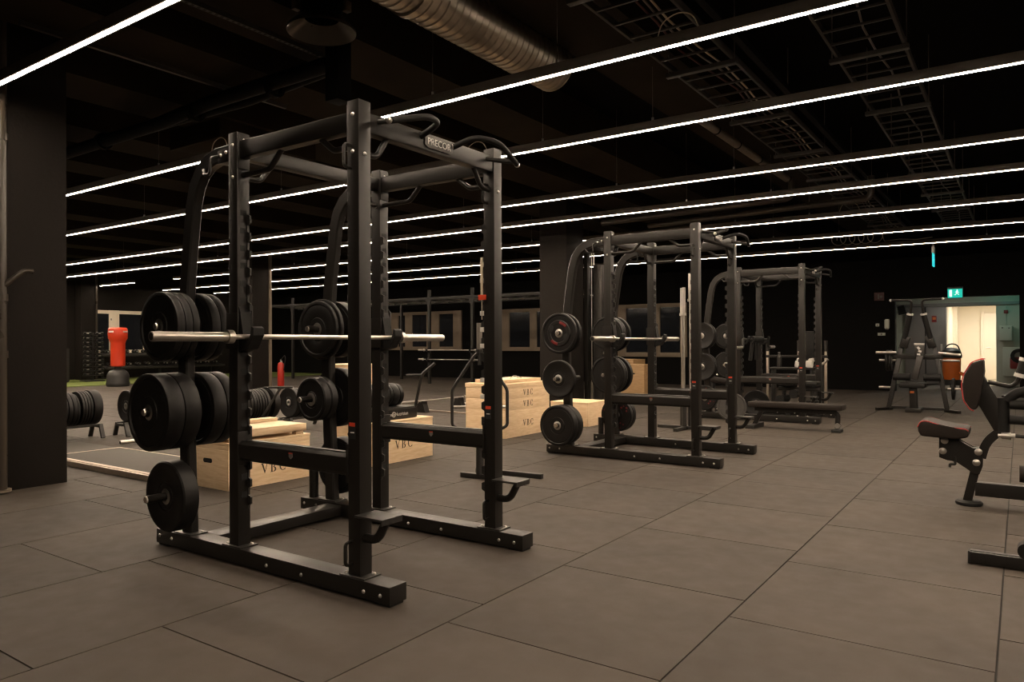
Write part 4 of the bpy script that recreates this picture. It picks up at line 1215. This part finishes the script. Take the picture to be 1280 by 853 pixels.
MB().prism([(-.12, .10), (.05, .14), (.13, -.10), (-.08, -.14)], -.1, .1, 'XZ', .008).build('case', 'powder', t)
MB().bb(-.02, .02, .1, .40, -.02, .02).build('bracket', 'powder', t)

# shop vacuum behind the row machine
t = thing('vacuum_cleaner', 'orange wet and dry vacuum cleaner with a black lid in the doorway', 'vacuum cleaner', (-1.47, 22.0, 0))
MB().lathe([(0, .22), (.19, .22), (.205, .26), (.215, .80), (0, .80)], seg=32, close=False).build('tank', 'orange', t)
MB().lathe([(0, .80), (.235, .80), (.24, .86), (.21, .98), (.12, 1.05), (0, 1.07)], seg=32, close=False).build('lid', 'bag_base', t)
MB().tube([(-.16, 0, .95), (-.12, 0, 1.10), (0, 0, 1.17), (.14, 0, 1.13), (.21, 0, .92)], .016, 10, .08).build('carry_handle', 'bag_base', t)
MB().lathe([(0, .10), (.24, .10), (.25, .14), (.21, .24), (0, .24)], seg=32, close=False).build('chassis', 'bag_base', t)
for a in (30, 150, 270):
    q = math.radians(a)
    MB().cyl((.22 * math.cos(q) - .02, .22 * math.sin(q), .05), (.22 * math.cos(q) + .02, .22 * math.sin(q), .05), .05, 14).build('caster', 'foot', t)
MB().cyl((.18, -.10, .42), (.28, -.14, .38), .045, 14).build('hose_port', 'orange', t)

# ------------------------------------------------------------------ seated machine, right edge
t = thing('seated_machine', 'seated exercise machine with red piped brown pads at the edge of the view', 'exercise machine', (0, 6.5, 0))
MB().lathe([(0, 0), (.085, 0), (.09, .008), (.09, .022), (.075, .034), (0, .036)], (-.325, 0, 0), 'Z', 28, False).build('floor_foot', 'foot', t)
MB().bar((-.335, 0, .03), (-.268, 0, .34), .07, .06, .006).build('front_post', 'powder', t)
MB().bb(-.285, 1.1, -.04, .04, .075, .175, .006).build('base_beam', 'powder', t)
br = MB().prism([(-.515, .535), (-.515, .345), (-.46, .325), (-.40, .325), (-.33, .27), (-.29, .235), (-.255, .24), (-.235, .30), (-.235, .41), (-.26, .435), (-.30, .425), (-.385, .475), (-.40, .535)], -.055, .055, 'XZ', .006).build('seat_bracket', 'powder', t)
for x, z in ((-.478, .475), (-.49, .395), (-.262, .405), (-.275, .325)):
    MB().lathe([(0, -.012), (.016, -.011), (.025, -.004), (.026, 0), (0, 0)], (x, -.055, z), 'Y', 20, False).build('bolt', 'steel', br)
MB().tube([(-.41, -.05, .36), (-.41, -.05, .30), (-.445, -.05, .30), (-.445, -.05, .275)], .010, 8, .01).build('pull_pin', 'powder2', br)
MB().bb(-.60, -.50, -.04, .04, .515, .53, .003).build('seat_support', 'powder', t)
seat_poly = [(-.645, .545), (-.625, .51), (-.40, .50), (-.33, .515), (-.318, .53), (-.318, .575), (-.335, .585), (-.42, .59), (-.50, .605), (-.59, .632), (-.63, .625), (-.648, .59)]
st = MB().prism(seat_poly, -.17, .17, 'XZ', .018).build('seat_pad', 'vinyl', t)
top = [(-.648, .585), (-.625, .628), (-.59, .634), (-.50, .607), (-.42, .592), (-.335, .587), (-.318, .572)]
MB().tube([(x, -.166, z - .006) for x, z in top], .0034, 8, .02).build('red_piping', 'piping', st)
MB().tube([(x, .166, z - .006) for x, z in top], .0034, 8, .02).build('red_piping', 'piping', st)
MB().sweep(rnd_path([(-.245, 0, .36), (-.215, 0, .48), (-.12, 0, .575)], .12, 6), [(a * .032, b * .03) for a, b in ((-1, -1), (1, -1), (1, 1), (-1, 1))], (0, 1, 0)).build('curved_arm', 'powder', t)
kn = MB().cyl((-.12, -.05, .535), (-.06, -.05, .535), .024, 16).cyl((-.14, -.05, .535), (-.11, -.05, .535), .014, 12).build('pop_pin', 'steel', t)
MB().cyl((-.06, -.05, .54), (-.035, -.05, .54), .016, 14).build('pin_tip', 'white', kn)
MB().cyl((-.035, -.05, .54), (.35, -.05, .52), .014, 10).build('pin_rod', 'powder', kn)
# backrest: plate arm, shaped pad with piping
MB().prism([(-.315, .86), (-.30, 1.0), (-.25, 1.02), (-.10, .72), (-.10, .56), (-.165, .565)], -.035, .035, 'XZ', .008).build('back_post', 'powder', t)
bp = [(-.225, 1.085), (-.24, 1.09), (-.30, 1.065), (-.345, .98), (-.358, .90), (-.345, .79), (-.31, .735), (-.285, .72), (-.262, .735), (-.245, .83), (-.222, 1.0)]
bk = MB().prism(bp, -.14, .14, 'XZ', .014).build('back_pad', 'vinyl', t)
ed = [(-.222, 1.092), (-.243, 1.096), (-.302, 1.072), (-.35, .98), (-.364, .90), (-.35, .787), (-.312, .727), (-.285, .714)]
MB().tube([(x, -.128, z) for x, z in ed], .0038, 8, .02).build('red_piping', 'piping', bk)
MB().tube([(x, .128, z) for x, z in ed], .0038, 8, .02).build('red_piping', 'piping', bk)
MB().tube([(-.20, -.04, .925), (-.06, -.04, .895), (-.02, -.04, .93), (-.005, -.04, .98)], .016, 10, .04).build('handle_bar', 'powder', t)
gr = MB().cyl((-.005, -.04, .985), (.02, -.04, 1.085), .03, 16).build('grip', 'foam', t)
MB().cyl((-.012, -.04, .965), (-.004, -.04, .992), .034, 16).build('grip_ring', 'white', gr)
MB().cyl((.02, -.04, 1.08), (.026, -.04, 1.105), .034, 16).build('grip_ring', 'white', gr)
MB().cyl((-.112, 0, .56), (-.112, 0, .81), .045, 20).build('pivot_column', 'foam', t)
MB().bb(-.12, .02, -.02, .02, .815, .83, .004).build('column_cap', 'powder', t)
for z in (.655, .765):
    MB().cyl((-.07, -.03, z), (.4, -.03, z - .01), .034, 18).build('roller_pad', 'foam', t)
MB().tube([(-.085, -.02, .79), (-.04, -.02, .84), (.03, -.02, .87), (.2, -.02, .87)], .034, 12, .06).build('curved_pad', 'foam', t)
MB().cyl((-.012, -.06, .27), (.22, -.06, .27), .062, 20).build('ankle_roller', 'vinyl', t)
MB().bar((.30, 0, .15), (.30, 0, 1.3), .09, .08, .008).build('rear_post', 'powder', t)

t = thing('weight_machine', 'black floor tube of a machine entering at the lower edge of the view', 'exercise machine', (-.24, 4.80, 0))
MB().bb(0, 1.0, -.035, .035, .004, .068, .006).build('floor_tube', 'powder', t)
MB().bb(-.006, .004, -.037, .037, .002, .070, .003).build('end_cap', 'foot', t)
MB().bb(.005, .9, -.02, .02, .067, .072, .002).build('top_strip', 'powder2', t)
MB().cyl((.262, -.045, .108), (.262, .045, .108), .042, 22).build('roller', 'vinyl_black', t)
MB().bar((.55, 0, .06), (.62, 0, .9), .07, .07, .006).build('post', 'powder', t)

# ================================================================== CEILING SERVICES
# spiral duct
t = thing('spiral_duct', 'round galvanised spiral duct hanging under the ceiling', 'duct', (-3.55, 5.75, 3.77))
d = MB()
prof = []
y = -7.5
while y < .0:
    prof += [(.205, y), (.205, y + .062), (.214, y + .070), (.205, y + .078)]
    y += .078
prof = [(0.16, -7.5)] + prof + [(.205, .02), (0.16, .02)]
d.lathe(prof, axis='Y', seg=40, close=True)
d.build('tube', 'duct', t)
MB().lathe([(.208, -1.9), (.222, -1.9), (.222, -1.84), (.208, -1.84)], axis='Y', seg=40).build('joint_band', 'duct', t)
MB().cyl((0, -1.0, .20), (0, -1.0, .65), .005, 6).build('hanger_rod', 'wire', t)
# round diffuser on a duct drop
t = thing('air_diffuser', 'round flared air diffuser on a short dark duct drop', 'air diffuser', (-4.43, 3.83, 3.64))
MB().lathe([(.15, .10), (.16, .10), (.16, .75), (.15, .75)], seg=36).build('duct_drop', 'blackpipe', t)
MB().lathe([(.13, .10), (.255, .0), (.262, -.006), (.262, .012), (.17, .10)], seg=40).build('flared_collar', 'pipe', t)
for a in (40, 220):
    q = math.radians(a)
    MB().box((.19 * math.cos(q), .19 * math.sin(q), .20), (.05, .06, .08), .005).build('bracket', 'palepipe', t)
# cable trays
def tray(label, x0, x1, z, y0, y1, cables):
    t = thing('cable_tray', label, 'cable tray', (0, 0, z))
    for x in (x0, x1):
        MB().bb(x - .012, x + .012, y0, y1, -.03, .03, .003).build('side_rail', 'tray', t)
    y = y0 + .2
    k = 0
    while y < y1:
        if k % 6 == 3:
            MB().bb(x0 - .06, x1 + .04, y - .03, y + .03, -.075, -.035, .004).build('support_channel', 'tray', t)
            for x in (x0 - .04, x1 + .02):
                MB().cyl((x, y, -.04), (x, y, 4.42 - z), .005, 6).build('hanger_rod', 'wire', t)
        else:
            MB().bb(x0, x1, y - .011, y + .011, -.028, -.010, .002).build('rung', 'tray', t)
        y += .3
        k += 1
    for cx, m, a in cables:
        pts = [(cx + a * math.sin(i * 1.7 + cx * 9), y0 + i * (y1 - y0) / 24, -.002) for i in range(25)]
        MB().tube(pts, .009, 6).build('cable', m, t)
    return t
tray('ladder cable tray with red cables above the middle rack', -2.62, -2.07, 3.74, 3.5, 18.5, [(-2.35, 'redcable', .05), (-2.22, 'cable', .03), (-2.28, 'wire', .04)])
tray('ladder cable tray nearer the doorway side of the ceiling', -1.31, -.79, 3.74, 4.0, 18.5, [(-1.0, 'wire', .03)])
t = thing('service_pipe', 'square trunking running beside the cable trays', 'trunking', (-1.95, 0, 3.80))
MB().bb(-.03, .03, 3.5, 18.5, -.03, .03, .004).build('tube', 'blackpipe', t)
# pipes
t = thing('service_pipe', 'pale straight pipe under the ceiling with dark joints', 'pipe', (-3.0, 8.1, 3.78))
MB().cyl((0, 0, 0), (0, 3.8, 0), .05, 18).build('tube', 'palepipe', t)
for y in (.55, 1.35, 2.3):
    MB().cyl((0, y, 0), (0, y + .03, 0), .054, 18).build('joint', 'blackpipe', t)
t = thing('service_pipe', 'dark pipe with elbows dropping and turning above the farthest rack', 'pipe', (-3.0, 12.2, 3.55))
MB().tube([(.0, .0, .3), (.0, .0, -.02), (-3.5, .2, -.06)], .055, 14, .12).build('tube', 'pipe', t)
MB().tube([(1.14, .1, .20), (1.14, .1, -.14), (.0, .1, -.16), (-2.6, .3, -.18)], .05, 14, .12).build('branch', 'pipe', t)
t = thing('service_pipe', 'black wrapped pipe bundle crossing above the largest rack', 'pipe bundle', (-5.6, 4.42, 3.66))
MB().tube([(-6.0, .0, -.02), (-2.2, .02, .0), (-1.2, .0, .04), (.62, -.02, .03)], .07, 14, .1).build('tube', 'blackpipe', t)
MB().tube([(-6.0, .14, .05), (-2.0, .13, .03), (-.8, .16, .02), (.6, .12, .06)], .05, 12, .1).build('tube', 'blackpipe', t)
for x in (-3.4, -1.5, -.2):
    MB().lathe([(.07, -.03), (.10, -.03), (.10, .03), (.07, .03)], (x, .02, 0), 'X', 20).build('clamp', 'blackpipe', t)
MB().bb(.62, .78, -.08, .08, -.32, .22, .01).build('drop_column', 'blackpipe', t)
t = thing('perforated_channel', 'thin perforated metal channel under the ceiling above the largest rack', 'channel', (-5.15, 0, 3.82))
MB().bb(-.02, .02, 2.2, 4.45, -.02, .02).build('channel', 'tray', t)
for k in range(44):
    MB().bb(-.012, .012, 2.24 + k * .05, 2.262 + k * .05, -.0215, -.019).build('perforation', 'cavity', t)
t = thing('perforated_channel', 'second perforated metal channel, farther under the ceiling', 'channel', (-6.6, 0, 3.82))
MB().bb(-.02, .02, 2.6, 5.2, -.02, .02).build('channel', 'tray', t)
t = thing('ceiling_panel', 'pale flat duct panel under the ceiling behind the largest rack', 'duct', (-8.2, 5.75, 3.66))
MB().bb(-.5, .5, -.62, .8, 0, .22, .006).build('duct_body', 'ceilbeam', t)
MB().bb(-.52, .52, -.64, -.60, -.01, .23, .004).build('flange', 'ceilbeam', t)
t = thing('cable_coil', 'coiled pale cable lying on the pendant light near the farthest rack', 'cable', (-2.9, 17.55, LIGHT_Z + .10))
pts = []
for k in range(60):
    a = k * .55
    pts.append((-.55 + k * .016 + .10 * math.cos(a), .0, .11 + .11 * math.sin(a)))
pts += [(.5, 0, .02), (.8, 0, .04), (1.1, 0, .01), (1.4, 0, .03)]
MB().tube(pts, .008, 6).build('cord', 'cable', t)
for k, (x, y) in enumerate(((-5.0, 6.58), (-1.9, 4.81), (-2.25, 12.95), (-7.2, 4.81))):
    t = thing('cable_loop', ['thin cable loop on the pendant light by the middle rack', 'thin cable loop above the light at the nearer cable tray', 'thin cable loop on the pendant beyond the middle rack', 'thin cable loop hanging by the light behind the largest rack'][k], 'cable', (x, y, LIGHT_Z + .095))
    MB().tube([(-.18, 0, .0), (-.15, .0, .10), (-.03, .01, .15), (.08, 0, .10), (.12, 0, .0)], .005, 6, .06).build('cord', 'cable', t)
